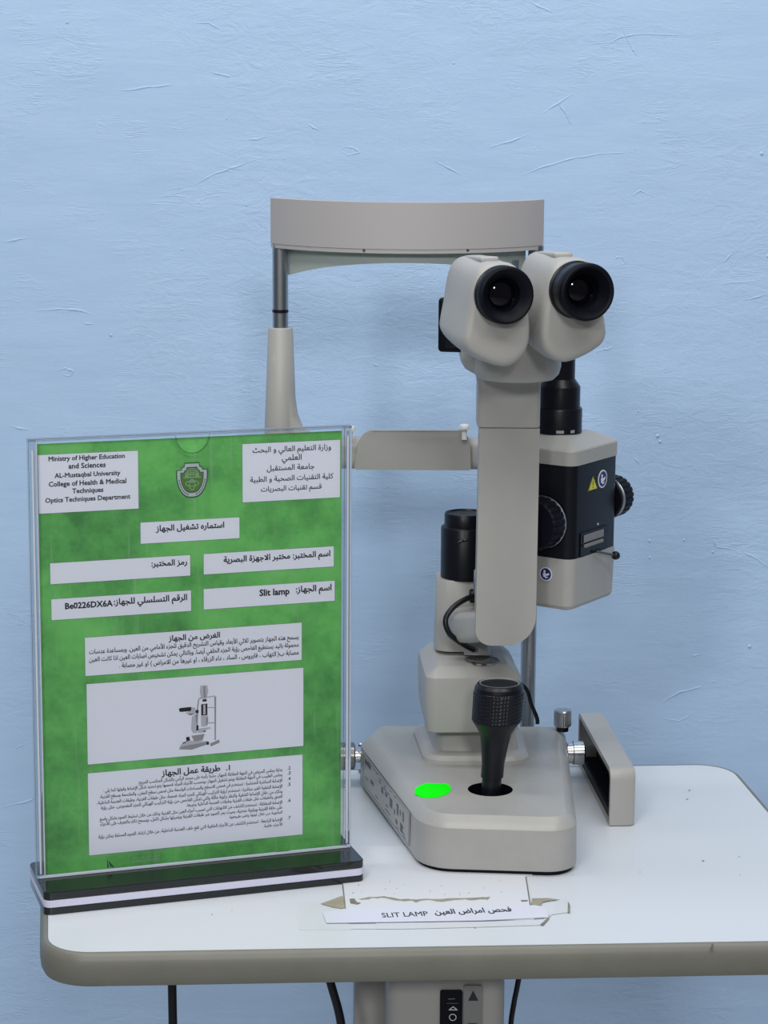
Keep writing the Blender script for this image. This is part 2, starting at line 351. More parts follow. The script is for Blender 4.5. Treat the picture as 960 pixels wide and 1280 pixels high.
def shape(s):
    s = s.replace('ً', ''); out = []; i = 0; prev = False
    while i < len(s):
        ch = s[i]
        if ch == 'ل' and i+1 < len(s) and s[i+1] in LA:
            out.append(chr(LA[s[i+1]]+(1 if prev else 0))); prev = False; i += 2; continue
        if ch in FORMS:
            c0, n = FORMS[ch]; nxt = i+1 < len(s) and s[i+1] in FORMS and n == 4
            f = (3 if prev and nxt else 2 if nxt else 1 if prev else 0); out.append(chr(c0+f)); prev = nxt
        else: out.append({'(': ')', ')': '('}.get(ch, ch)); prev = False
        i += 1
    t = ''.join(out)[::-1]; res = ''; k = 0        # keep runs of Latin letters and digits in reading order
    while k < len(t):
        if t[k].isascii() and t[k].isalnum():
            j = k
            while j < len(t) and t[j].isascii() and (t[j].isalnum() or (t[j] == ' ' and j+1 < len(t) and t[j+1].isascii() and t[j+1].isalnum())): j += 1
            res += t[k:j][::-1]; k = j
        else: res += t[k]; k += 1
    return res
import numpy as np
from mathutils.geometry import delaunay_2d_cdt
def outline(s, bold, res):
    cu = bpy.data.curves.new('t', 'FONT'); cu.body = s; cu.size = 1; cu.resolution_u = res; cu.fill_mode = 'NONE'
    o = bpy.data.objects.new('t', cu); C.objects.link(o); dg = bpy.context.evaluated_depsgraph_get(); dg.update()
    me = bpy.data.meshes.new_from_object(o.evaluated_get(dg))
    vs = [v.co.xy for v in me.vertices]; es = [tuple(e.vertices) for e in me.edges]
    bpy.data.objects.remove(o); bpy.data.curves.remove(cu); bpy.data.meshes.remove(me); return vs, es
ADV = {}; GL = {}
def bar_span(s):
    vs, es = outline(s, .014, 1); xs = [v.x for v in vs]; return max(xs)-min(xs)
def advance(ch):
    if ch not in ADV:
        if '|' not in ADV: ADV['|'] = bar_span('||')
        ADV[ch] = bar_span('|'+ch+'|')-ADV['|'] if ch != '|' else 0
    return ADV[ch]
def glyph(ch, bold, res):
    """filled outline of one letter: constrained triangulation, kept where the winding number is positive"""
    k = (ch, bold, res)
    if k not in GL:
        vs, es = outline(ch, bold, res)
        if not vs: GL[k] = ([], []); return GL[k]
        # follow every loop so that all of its edges run the same way
        nxt = {}
        for a_, b_ in es: nxt.setdefault(a_, []).append(b_); nxt.setdefault(b_, []).append(a_)
        seen = set(); loops = []
        for st in sorted(nxt):
            if st in seen: continue
            loop = [st]; seen.add(st); cur = st+1 if st+1 in nxt[st] else nxt[st][0]
            while cur != st and cur not in seen:
                loop.append(cur); seen.add(cur); c2 = [q for q in nxt[cur] if q != loop[-2]]
                if not c2: break
                cur = c2[0]
            if len(loop) > 2: loops.append([vs[i].copy() for i in loop])
        area_ = sum(sum(p.x*q.y-q.x*p.y for p, q in zip(l, l[1:]+l[:1])) for l in loops); sg = 1 if area_ > 0 else -1
        if bold:                       # push the outline outwards for the heavy cut
            nl = []
            for l in loops:
                n_ = len(l); o_ = []
                for i in range(n_):
                    e1 = l[i]-l[i-1]; e2 = l[(i+1) % n_]-l[i]
                    if e1.length < 1e-6 or e2.length < 1e-6: o_.append(l[i]+V((0, 0))); continue
                    e1.normalize(); e2.normalize(); n1 = V((e1.y, -e1.x)); n2 = V((e2.y, -e2.x)); m_ = n1+n2
                    d_ = m_*(bold*sg/max(.45, 1+n1.dot(n2))); o_.append(l[i]+d_)
                nl.append(o_)
            loops = nl
        pv = []; pe = []
        for l in loops:
            b0 = len(pv); pv += [V((q.x, q.y)) for q in l]; pe += [(b0+i, b0+(i+1) % len(l)) for i in range(len(l))]
        nv, ne, nf = delaunay_2d_cdt(pv, pe, [], 0, 1e-6)[:3]
        cen = np.array([[sum(nv[i].x for i in f)/3, sum(nv[i].y for i in f)/3] for f in nf])
        A = np.array([[*pv[a_], *pv[b_]] for a_, b_ in pe])
        x0, y0, x1, y1 = A.T; cx_, cy_ = cen[:, 0:1], cen[:, 1:2]
        cr = (x1-x0)*(cy_-y0)-(cx_-x0)*(y1-y0)
        wn = (((y0 <= cy_) & (y1 > cy_) & (cr > 0)).astype(int)-((y0 > cy_) & (y1 <= cy_) & (cr < 0)).astype(int)).sum(1)
        GL[k] = ([(v.x, v.y) for v in nv], [f for f, w_ in zip(nf, wn) if w_*sg > 0])
    return GL[k]
def write(bm, s, O, X, Y, x0, x1, y0, hmax=None, bold=0, arab=True, res=2, hgt=None):
    """put the words on the plane O + x*X + y*Y so that they run from x0 to x1 with their foot on y0"""
    t = shape(s) if arab else s; pen = 0; parts = []
    for ch in t:
        if ch != ' ': parts.append((pen, glyph(ch, bold, res)))
        pen += advance(ch)
    xs = [p+v[0] for p, (vs, fs) in parts for v in vs]; a_, b_ = min(xs), max(xs); k = (x1-x0)/(b_-a_)
    ky = k if hgt is None else hgt/.7
    if hgt is None and x1-x0 > 1 and len(t) > 60: ky *= 1.22
    if hmax: ky = min(ky, hmax/.7)
    for p, (vs, fs) in parts:
        nv = [bm.verts.new(V(O)+V(X)*(x0+(p+v[0]-a_)*k)+V(Y)*(y0+v[1]*ky)) for v in vs]
        for f in fs: bm.faces.new([nv[i] for i in f])
        for v in nv:
            if not v.link_faces: bm.verts.remove(v)

# ------------------------------------------------------------------ sign holder and its printed sheet
SX = V((.95165, .30717, 0)).normalized(); SY = V((0, .0211, .9998)); SN = SX.cross(SY).normalized()   # SN faces the viewer
if SN.y > 0: SN = -SN
SO = V((-.22906, 1.47846, T+.016))
def sp(x_, y_, d=0): return SO+SX*(x_/1000)+SY*(y_/1000)+SN*(d/1000)
holder = thing('sign_holder', 'clear upright acrylic sign holder on a black and white layered base', 'sign holder', V((SO.x+.1*SX.x, SO.y+.1*SX.y, T)))
def rect(bm, x0, x1, y0, y1, d0, d1, r=0, n=4):
    pts = rpoly([(x0, y0), (x1, y0), (x1, y1), (x0, y1)], r, n) if r else [V(q) for q in ((x0, y0), (x1, y0), (x1, y1), (x0, y1))]
    return prism(bm, [sp(q.x, q.y, d0) for q in pts], SN*((d1-d0)/1000))
# base: three layers, deeper than the panel
bx0, bx1 = -6.5, 218.0
FX = V((SX.x, SX.y, 0)).normalized(); FN = V((SN.x, SN.y, 0)).normalized()
def bp_(x_, d): q = SO+FX*(x_/1000)+FN*(d/1000); return (q.x, q.y)
ctrl = [bp_(bx0, 32), bp_(bx1, 32), bp_(bx1, -32), bp_(bx0, -32)]
for nm, z0, z1, k in (('base_layer', 0, .0050, 'blackacr'), ('base_layer', .0050, .0102, 'stripe'), ('base_layer', .0102, .0158, 'blackacr')):
    bm = bmesh.new(); layers(bm, ctrl, .005, [(T+z0, .0004), (T+z0+.0004, 0), (T+z1-.0004, 0), (T+z1, .0004)])
    o = obj(nm, bm, k, holder, 40)
    if k == 'stripe': o['label'] = 'pale lilac-white middle layer of the base'
bm = bmesh.new()
# front sheet with the finger notch, back sheet, side and bottom rails
def sheet(d0, d1, notch):
    pts = [(-5, 0), (214, 0), (214, 299.6)]
    if notch:
        for i in range(0, 13):
            an = math.pi*i/12; pts.append((104.3+11.5*math.cos(an), 299.6-12.2*math.sin(an)))
    pts.append((-5, 299.6)); b_ = bmesh.new(); prism(b_, [sp(x_, y_, d0) for x_, y_ in pts], SN*((d1-d0)/1000))
    return b_
obj('front_sheet', sheet(.6, 2.4, True), 'clear', holder)
obj('back_sheet', sheet(-2.6, -.9, False), 'clear', holder)
bm = bmesh.new(); prism(bm, [sp(104.3+(12.1 if k else 11.3)*math.cos(an), 299.6-(12.9 if k else 12.0)*math.sin(an), 2.42) for k, an in [(0, math.pi*i/12) for i in range(13)]+[(1, math.pi*(12-i)/12) for i in range(13)]], SN*.0002)
obj('notch_edge', bm, 'clearedge', holder)
for x0, x1 in ((-6.6, -.6), (210.6, 216.2)):
    bm = bmesh.new(); rect(bm, x0, x1, 0, 300.4, -3.4, 3.2, .6); o = obj('side_rail', bm, 'clearedge', holder)
    bm = bmesh.new(); rect(bm, x0+2.1, x0+3.3, 3, 294, 3.25, 3.5, .5); rect(bm, x1-.9, x1-.25, 1, 300, 3.25, 3.4); obj('rail_highlight', bm, 'milky', o)  # pale strips stand in for light caught along the clear rail
    bm = bmesh.new(); rect(bm, x0, x0+.35, 1, 300, 3.22, 3.35); rect(bm, x0+3.5, x0+3.8, 3, 294, 3.22, 3.35); rect(bm, x1-.25, x1, 1, 300, 3.22, 3.35); obj('rail_outline', bm, 'rim', o)  # thin dark outlines laid on the rail for contrast
bm = bmesh.new(); rect(bm, -6.6, 216.2, 299.6, 301.2, -3.4, 3.0, .3); te = obj('top_edge', bm, 'clearedge', holder); bm = bmesh.new(); rect(bm, -6.4, 216, 300.9, 301.25, -3.3, 3.05); obj('top_rim', bm, 'rim', te)
bm = bmesh.new(); rect(bm, -5, 214, 0, 1.4, 2.5, 3.6, .3); obj('bottom_bead', bm, 'milky', holder)

form = bmesh.new(); rect(form, 0, 209.8, 1.0, 297.6, -.15, .15)
form = obj('printed_form', form, 'green', None)
tag(form, 'green printed device form with white text boxes inside the acrylic holder', 'poster')
boxes = dict(title_box=(-0.0, 67.6, 250.7, 290.5), arabic_title_box=(139.1, 208.9, 251.1, 291.7), heading_box=(68.2, 137.3, 226.5, 241.5), laboratory_box=(111.6, 204.5, 202.7, 217.4), code_box=(6.7, 102.7, 202.6, 217.3),
             device_box=(111.4, 205.2, 178.3, 193.1), serial_box=(7, 103.1, 178, 192.8), purpose_box=(29.2, 181.4, 137.9, 164.9), picture_box=(29.8, 182.6, 76, 132.7), method_box=(29.7, 182, 11.6, 70.3))
TX = {
 'title_box': [('Ministry of Higher Education', 7.2, 58.4, 285.8, .026, 0), ('and Sciences', 20.4, 45.4, 280.3, .026, 0), ('AL-Mustaqbal University', 11, 55.3, 274.5, .026, 0), ('College of Health & Medical', 7, 59.2, 268.8, .026, 0), ('Techniques', 22.6, 43.6, 263.6, .026, 0), ('Optics Techniques Department', 4.5, 61.8, 258.1, .026, 0)],
 'arabic_title_box': [('وزارة التعليم العالي و البحث', 146.4, 202.1, 285.2, .014, 1), ('العلمي', 167, 181.1, 279.0, .014, 1), ('جامعة المستقبل', 156.4, 190.2, 272.3, .014, 1), ('كلية التقنيات الصحية و الطبية', 144.6, 203.8, 265.0, .014, 1), ('قسم تقنيات البصريات', 152.2, 195.3, 258.2, .014, 1)],
 'heading_box': [('استماره تشغيل الجهاز', 78.9, 126.4, 234.8, .030, 1)],
 'laboratory_box': [('اسم المختبر: مختبر الاجهزة البصرية', 125.7, 201.7, 210.5, .030, 1)],
 'code_box': [('رمز المختبر:', 75.6, 100.3, 210.8, .030, 1)],
 'device_box': [('اسم الجهاز:', 176.9, 202.7, 186.4, .030, 1), ('Slit lamp', 150.9, 172.4, 185.5, .034, 0)],
 'serial_box': [('الرقم التسلسلي للجهاز:', 49.5, 100.1, 186.1, .030, 1), ('Be0226DX6A', 16.4, 48.9, 185.3, .034, 0)],
 'purpose_box': [('الغرض من الجهاز', 86.8, 122.9, 158.4, .030, 1),
   ('يسمح هذه الجهاز بتصوير ثلاثي الأبعاد وقياس التشريح الدقيق للجزء الأمامي من العين. وبمساعدة عدسات', 32.2, 178.9, 153.3, .018, 1),
   ('محمولة باليد يستطيع الفاحص رؤية الجزء الخلفي أيضا. وبالتالي يمكن تشخيص اصابات العين اذا كانت العين', 32.1, 178.9, 147.9, .018, 1),
   ('مصابة ب( التهاب ، فايروس ، الساد ، داء الزرقاء ، او غيرها من الامراض ) او غير مصابة .', 52.5, 178.9, 142.3, .018, 1)],
 'method_box': [('.1', 126.6, 129.4, 63.6, .03, 2), ('طريقة عمل الجهاز', 80.9, 122.5, 63.7, .030, 1)],
}
ml = [('بداية يجلس المريض في الجهة المقابلة للجهاز، مثبتا رأسه على مسند الرأس بالشكل المناسب المريح.', 64.7, 59.5, '.2'),
 ('يجلس الطبيب في الجهة المقابلة ويتم تشغيل الجهاز، وبحسب الأجزاء المراد فحصها يتم تحديد شكل الإضاءة وقوتها كما يلي :', 40.2, 55.9, '.3'),
 ('الإضاءة المباشرة المنتشرة : تستخدم في فحص الاسطح والمساحات الواسعة مثل فحص سطح الجفن، والملتحمة وسطح القرنية.', 37.8, 51.8, '.4'),
 ('الإضاءة الشقية الغير مباشرة : تستخدم لرؤية التركيب الهيكلي للجزء المراد فحصة، مثل طبقات القرنية، وطبقات العدسة الداخلية،', 36, 47.6, '.5'),
 ('وذلك من خلال الإضاءة الشقية والنظر بزاوية مائلة والتي تمكن الفاحص من رؤية التركيب الهيكلي للجزء المفحوص، مثل رؤية', 38.6, 43.8, ''),
 ('العمق والطبقات مثل طبقات القرنية وطبقات العدسة الداخلية وغيرها.', 98.4, 40.2, ''),
 ('الإضاءة المتقابلة : تستخدم للكشف عن الالتهابات التي تصيب أجزاء العين مثل القرنية وذلك من خلال تسليط الضوء بشكل واسع', 37.6, 36.0, '.6'),
 ('على حافة القرنية وبزاوية متدنية، بحيث يمر الضوء عبر طبقات القرنية ويضيئها بشكل كامل، ويسمح ذلك بالتعرف على الأجزاء', 37.9, 32.3, ''),
 ('الملتهبة من خلال لونها وتغير طبيعتها.', 128.5, 28.8, ''),
 ('الإضاءة الراجعة : تستخدم للكشف عن الأجزاء الخلفية التي تقع خلف العدسة الداخلية، من خلال ارتداد الضوء المسلط يمكن رؤية', 36.5, 23.4, '.7'),
 ('الأجزاء خلفية.', 153.3, 19.9, '')]
for s, xl, yy, num in ml:
    TX['method_box'].append((s, xl, 167, yy, .018, 1))
    if num: TX['method_box'].append((num, 170.8, 173.0, yy+.6, .02, 2))
O_ = sp(0, 0, .38); OX = SX/1000; OY = SY/1000
for k, (x0, x1, y0, y1) in boxes.items():
    bm = bmesh.new(); rect(bm, x0, x1, y0, y1, .16, .26); bo = obj(k, bm, 'paper', form)
    bm = bmesh.new(); w_ = .22
    for q in ((x0, x1, y0, y0+w_), (x0, x1, y1-w_, y1), (x0, x0+w_, y0, y1), (x1-w_, x1, y0, y1)): rect(bm, *q, .25, .29)
    obj('box_outline', bm, 'outline', bo)
    if k in TX:
        bm = bmesh.new()
        for s, xa, xb, yy, bo_, ar in TX[k]: write(bm, s, O_, OX, OY, xa, xb, yy, bold=bo_, arab=(ar == 1), res=(1 if xb-xa > 100 else 2))
        obj('printed_text', bm, 'ink', bo)
    else: picbox = bo
bm = bmesh.new(); write(bm, 'العراق المستقبل الحلة', O_, OX, OY, 60, 79, 6.2, hmax=1.6); write(bm, '07822070702', O_, OX, OY, 60, 79, 3.6, hmax=1.5, arab=False)
obj('footer_text', bm, 'palegreen', form)
def poly(bm, pts, d=.3, th=.03):
    prism(bm, [sp(x_, y_, d) for x_, y_ in pts], SN*(th/1000))
bm = bmesh.new(); poly(bm, [(42.2, 2.0), (42.6, 8.6), (43.4, 2.0)]); poly(bm, [(44.2, 2.8), (43.2, 7.0), (47.3, 2.0), (46.5, 1.7)]); obj('arrow_mark', bm, 'outline', form)
# shield emblem
def shield(s, cx=104.2, cy=269.0):
    P = [(-11, 6.6), (-7.6, 6.8), (-7.2, 8.6), (-5.6, 8.9), (-5.0, 11.6), (5.0, 11.6), (5.6, 8.9), (7.2, 8.6), (7.6, 6.8), (11, 6.6)]
    for i in range(0, 13):
        t = i/12; P.append((11*math.cos(t*math.pi/2)**.75 if t < 1 else 0, 2.5-15.2*math.sin(t*math.pi/2)**1.25) if i else (11, 3))
    for i in range(11, 0, -1):
        t = i/12; P.append((-11*math.cos(t*math.pi/2)**.75, 2.5-15.2*math.sin(t*math.pi/2)**1.25))
    P.append((-11, 3))
    return [(cx+x_*s, cy+y_*s) for x_, y_ in P][::-1]
em = None
for s, k, d in ((1.0, 'outline', .30), (.93, 'silverink', .34), (.73, 'outline', .38), (.68, 'olive', .42)):
    bm = bmesh.new(); poly(bm, shield(s), d)
    if em is None: em = obj('shield_emblem', bm, k, form)
    else: obj('shield_layer', bm, k, em)
bm = bmesh.new()
def L2(pts, wd, d=.47, closed=False):
    q = list(pts)+([pts[0]] if closed else [])
    for (xa, ya), (xb, yb) in zip(q, q[1:]):
        l = math.hypot(xb-xa, yb-ya) or 1; nx, ny = -(yb-ya)/l*wd/2, (xb-xa)/l*wd/2
        poly(bm, [(xa+nx, ya+ny), (xb+nx, yb+ny), (xb-nx, yb-ny), (xa-nx, ya-ny)][::-1], d)
for k in range(4): L2([(104.2+(4.2-.4*k)*math.cos(a_*.2618)*1.1-0, 271.2-k*.2+(5.2-1.1*k)*math.sin(a_*.2618)) for a_ in range(13)], .35)
for k in range(6): L2([(99.7+k*1.8, 271), (99.7+k*1.8, 273.2)], .35)
L2([(98.2, 270.4), (110.2, 270.4)], .5)
L2([(104.2+1.1*math.cos(i*.7854), 268+1.1*math.sin(i*.7854)) for i in range(8)], .5, closed=True)
L2([(104.2+4.6*math.cos(i*.5236), 266.2+1.9*math.sin(i*.5236)) for i in range(12)], .4, closed=True)
L2([(104.2+2.0*math.cos(i*.5236), 265.4+3.6*math.sin(i*.5236)) for i in range(12)], .4, closed=True)
obj('emblem_linework', bm, 'palegreen', em)
bm = bmesh.new()
for sgn in (-1, 1):
    for k in range(9):
        t = .18+k*.085; an = t*math.pi/2; xx = 104.2+sgn*.83*11*math.cos(an)**.75; yy = 269+.83*(2.5-15.2*math.sin(an)**1.25)
        poly(bm, [(xx-.3, yy-.5), (xx+.3, yy-.5), (xx+.3, yy+.5), (xx-.3, yy+.5)], .38)
obj('emblem_lettering', bm, 'ink', em)
# little picture of a slit lamp
def PM(u, v):   # crop pixels of the picture (9.6 per px, corner 200,840) -> sheet millimetres
    uu, vv = 200+u/9.6, 840+v/9.6
    q = hit(uu, vv, SO, SN)-SO; return (q.dot(SX)*1000, q.dot(SY)*1000)
def pic(pts, k, d, nm='picture_shape'):
    b_ = bmesh.new(); poly(b_, [PM(u, v) for u, v in pts], d)
    return b_
picm = {}
def addpic(pts, k, d):
    b_ = picm.setdefault(k, bmesh.new())
    poly(b_, [PM(u, v) for u, v in pts], d)
def thick(pts, wd): 
    out = []
    for (a_, b_), (c_, d_) in zip(pts, pts[1:]):
        l = math.hypot(c_-a_, d_-b_); nx, ny = -(d_-b_)/l*wd/2, (c_-a_)/l*wd/2
        out.append([(a_+nx, b_+ny), (c_+nx, d_+ny), (c_-nx, d_-ny), (a_-nx, b_-ny)])
    return out
for q in thick([(450, 340), (440, 420), (432, 520)], 14)+thick([(480, 330), (640, 300), (655, 320)], 9)+thick([(560, 440), (650, 440)], 8)+thick([(560, 625), (650, 620)], 9)+thick([(450, 340), (480, 320)], 12): addpic(q, 'greyink', .30)
addpic([(638, 310), (660, 310), (660, 830), (645, 830)], 'greyink', .31)
addpic([(470, 175), (552, 170), (566, 240), (548, 325), (478, 330), (463, 245)], 'lightgrey', .32)
addpic([(505, 180), (530, 178), (538, 325), (510, 328)], 'greyink', .34)
addpic([(480, 400), (555, 390), (556, 530), (482, 535)], 'ink', .33)
addpic([(495, 340), (545, 335), (545, 365), (498, 368)], 'ink', .34)
addpic([(505, 405), (532, 402), (535, 520), (505, 524)], 'lightgrey', .36)
addpic([(478, 540), (560, 535), (566, 600), (556, 660), (484, 668)], 'lightgrey', .33)
addpic([(540, 560), (565, 555), (560, 640), (540, 650)], 'greyink', .35)
addpic([(370, 545), (412, 520), (440, 640), (430, 745), (385, 745), (362, 700)], 'lightgrey', .33)
addpic([(410, 520), (445, 515), (440, 640), (425, 640)], 'greyink', .34)
addpic([(425, 650), (450, 648), (450, 712), (425, 718)], 'ink', .36)
addpic([(210, 455), (230, 442), (355, 430), (365, 445), (355, 480), (225, 490)], 'ink', .36)
addpic([(355, 432), (410, 440), (420, 500), (395, 520), (335, 525), (290, 505), (350, 480)], 'lightgrey', .33)
addpic([(330, 515), (395, 512), (370, 525), (340, 527)], 'ink', .35)
addpic([(415, 470), (445, 462), (452, 495), (435, 512), (415, 500)], 'ink', .36)
addpic([(455, 690), (590, 672), (600, 690), (540, 705), (520, 735), (440, 745)], 'lightgrey', .33)
addpic([(365, 775), (525, 755), (500, 830), (400, 845)], 'greyink', .34)
addpic([(240, 880), (330, 835), (555, 840), (560, 870), (370, 940), (218, 938)], 'lightgrey', .32)
addpic([(218, 938), (240, 905), (555, 850), (560, 880), (370, 942)], 'greyink', .33)
addpic([(300, 795), (340, 785), (350, 830), (308, 845)], 'ink', .36)
addpic([(258, 860), (300, 842), (305, 855), (262, 872)], 'ink', .36)
addpic([(545, 845), (580, 850), (575, 885), (550, 885)], 'ink', .36); addpic([(510, 715), (540, 716), (538, 728), (512, 730)], 'ink', .36)
addpic([(590, 870), (700, 822), (705, 860), (600, 905)], 'greyink', .34)
for k, b_ in picm.items(): obj('slit_lamp_picture', b_, k, picbox)

# ------------------------------------------------------------------ label, tape and torn paper on the table
def flatpoly(name, m, pts, z0, z1, parent=None):
    b_ = bmesh.new(); prism(b_, [V((*on(u, v, T).xy, T+z0)) for u, v in pts], (0, 0, z1-z0)); return obj(name, b_, m, parent)
pp = flatpoly('torn_white_sheet', 'plate', [(441, 1059), (500, 1058.5), (520, 1058), (712, 1052), (716, 1075), (657, 1097), (663, 1136), (668, 1150), (430.5, 1150), (431, 1138), (427, 1100)], .0001, .0006)
tag(pp, 'worn white sheet stuck on the table under the slit lamp base, torn along its front', 'paper')
fl = flatpoly('paper_patch', 'tape', [(372, 1128), (400, 1128), (434, 1128), (434, 1152), (440, 1163), (373, 1163)], .0001, .0003)
tag(fl, 'faint clear tape patch on the table in front of the black sign base', 'tape')
tp = flatpoly('tape_strip', 'tape', [(404, 1158), (408, 1161), (470, 1161.5), (470, 1155), (677, 1152), (692, 1140), (697, 1124), (709, 1124), (711, 1141), (690, 1144), (679, 1157), (600, 1159.5), (500, 1162), (405, 1162)], .0003, .0006)
tag(tp, 'yellowed clear tape strip under the paper name label, torn at its right end', 'tape')
# brown residue
gl = flatpoly('glue_residue', 'glue', [(401, 1131), (428, 1121), (431, 1135), (428, 1137), (415, 1135)], .00065, .0009)
tag(gl, 'triangular scrap of brown glue left of the torn sheet, beside the sign base', 'glue')
def jag(pts, amp, n=4):
    out = []
    for (a_, b_), (c_, d_) in zip(pts, pts[1:]):
        for k in range(n):
            t = k/n; out.append((a_+(c_-a_)*t+random.uniform(-1, 1)*amp, b_+(d_-b_)*t+random.uniform(-1, 1)*amp))
    out.append(pts[-1]); return out
up_ = jag([(447, 1124.5), (465, 1122), (480, 1121.5), (500, 1125), (520, 1125), (545, 1124.5), (575, 1123.5), (600, 1123), (613, 1122)], .5)
lo_ = [(u, v+random.uniform(1.4, 4.2)) for u, v in up_]; lo_[0] = up_[0]; lo_[-1] = (up_[-1][0], up_[-1][1]+.4)
b_ = bmesh.new()
vu = [b_.verts.new(V((*on(u, v, T).xy, T+.00065))) for u, v in up_]; vl = [b_.verts.new(V((*on(u, v, T).xy, T+.00065))) for u, v in lo_]
for i in range(len(vu)-1): b_.faces.new((vu[i], vl[i], vl[i+1], vu[i+1]))
obj('torn_edge', b_, 'glue', pp)
for q, k in (([(437, 1125), (443, 1124.5), (446, 1129), (451, 1130), (447, 1132), (438, 1130.5)], 'grime'), ([(651, 1126.5), (660, 1126.5), (659, 1128), (652, 1128.2)], 'grime'), ([(665, 1124.5), (685, 1124), (700, 1126), (687, 1127), (678, 1129), (676, 1133), (668, 1138), (664, 1131)], 'glue'), ([(710, 1128), (712.5, 1133), (712.5, 1142), (709.5, 1142)], 'grime'), ([(679, 1154), (687, 1145), (686, 1150), (679, 1158), (675, 1157)], 'grime')):
    flatpoly('residue_spot', k, q, .0007, .0009, pp)
for q in ([(427, 1100), (428.5, 1100), (432.5, 1138), (431, 1138)], [(656.5, 1097), (658, 1097), (664, 1136), (662.6, 1136)]): flatpoly('sheet_edge', 'grime', q, .00065, .0008, pp)
bm = bmesh.new(); specks(bm, [(random.uniform(440, 650), random.uniform(1100, 1119), random.uniform(.2, .8)) for _ in range(17)], T+.00068); obj('dirt_specks', bm, 'grime', pp)['kind'] = 'stuff'
lb = flatpoly('name_label', 'paper2', [(403, 1142), (441, 1137), (560, 1137), (668, 1133.5), (678, 1135), (684, 1141), (686, 1148.5), (600, 1152.5), (480, 1154.5), (408, 1155.5)], .0009, .0012)
tag(lb, 'long white paper label reading SLIT LAMP on the front of the table top', 'label')
bm = bmesh.new()
o1 = on(478, 1149, T); o2 = on(643, 1142.5, T); lx = (o2-o1); Lw = lx.length; lx.normalize(); ly = V((-lx.y, lx.x, 0)); o1.z = T+.00125
def lpos(u): return (on(u, 1147, T)-o1).dot(lx)
write(bm, 'SLIT LAMP', o1, lx, ly, 0, lpos(536), .0000, arab=False, bold=.012, hgt=.0082); obj('printed_text', bm, 'ink', lb)
bm = bmesh.new(); write(bm, 'فحص امراض العين', o1, lx, ly, lpos(544.5), lpos(643), .0020, bold=.03, hgt=.0085); obj('printed_text', bm, 'ink', lb)
0 and flatpoly('glossy_tape_end', 'clear', [(404, 1143), (441, 1139), (441, 1154), (409, 1156)], .00125, .0014, lb)

# ------------------------------------------------------------------ chin rest
PY = 1.83; PL, PR = -.0843, .1203; PM_ = (PL+PR)/2
chin = thing('chin_rest', 'beige head and chin rest with steel posts standing behind the slit lamp', 'chin rest', (PM_, PY, T))
for x_ in (PL, PR):
    bm = bmesh.new(); lathe(bm, (x_, PY, 1.06), (0, .014, 1), [(.0063, 0), (.0063, .0655)], 32); lathe(bm, (x_, PY, 1.1277), (0, .014, 1), [(.0063, 0), (.0063, .052)], 32)
    ps = obj('post', bm, 'steel', chin, 40)
    bm = bmesh.new(); lathe(bm, (x_, PY, 1.125), (0, .014, 1), [(.0058, 0), (.0066, .0004), (.0066, .0022), (.0058, .0028)], 32); obj('black_ring', bm, 'black', ps, 40)
    bm = bmesh.new(); lathe(bm, (x_, PY, .734), (0, .014, 1), [(.0063, 0), (.0063, .277)], 32); obj('lower_post', bm, 'steel', chin, 40)
# frame: sleeves and cross bar in one
def uz(x_, z): return (x_, z)
zb, zt2, zs = .9985, 1.0245, 1.1126
half = [(-.0970-PL, zb+.004), (-.0965-PL, 1.03), (-.0925-PL, 1.095), (-.0765-PL, 1.095), (-.0735-PL, 1.065), (-.0705-PL, 1.043), (-.066-PL, 1.0315), (-.056-PL, zt2+.001), (-.040-PL, zt2)]
left = [(PL+a_, z) for a_, z in half]; right = [(2*PM_-x_, z) for x_, z in left][::-1]
outl = left+right+[(2*PM_-(-.092), zb), (-.092, zb)]
bm = bmesh.new(); prism(bm, [V((x_, PY-.0095, z)) for x_, z in outl], (0, .019, 0)); bmesh.ops.dissolve_degenerate(bm, dist=1e-5, edges=bm.edges)
es = [e for e in bm.edges if abs(e.verts[0].co.y-e.verts[1].co.y) < 1e-6]
bmesh.ops.bevel(bm, geom=es, offset=.0072, segments=5, profile=.5, affect='EDGES', clamp_overlap=True)
for x_ in (PL, PR): lathe(bm, (x_, PY, 1.0), (0, .014, 1), [(.0132, .0), (.0131, .03), (.0100, .1120), (.0094, .1128), (.0070, .1130)], 40)
obj('frame', bm, 'beige', chin, 50)
# chin plate, slightly bowed towards the examiner
bm = bmesh.new(); pts = rpoly([(-.0245, 1.0000), (.0700, 1.0000), (.0690, 1.0240), (.0635, 1.0328), (-.0150, 1.0328), (-.0215, 1.0215)], [.002, .002, .010, .014, .016, .010], 8)
r1_ = []; r2_ = []
for q in pts:
    t = (q.x-.0225)/.048; yy = 1.806+.009*t*t; r1_.append(V((q.x, yy, q.y))); r2_.append(V((q.x, yy+.006, q.y)))
loft(bm, [r1_, r2_]); obj('chin_plate', bm, 'beige', chin, 35)
for u, v in ((437.5, 536), (580.5, 534)):
    q = at(u, v, 1.812); bm = bmesh.new(); lathe(bm, (q.x, q.y, q.z-.010), (0, .014, 1), [(.0022, 0), (.0022, .008), (.0042, .0085), (.0045, .0100), (.0038, .0118), (.0015, .0125)], 24); obj('paper_pin', bm, 'white', chin, 50)
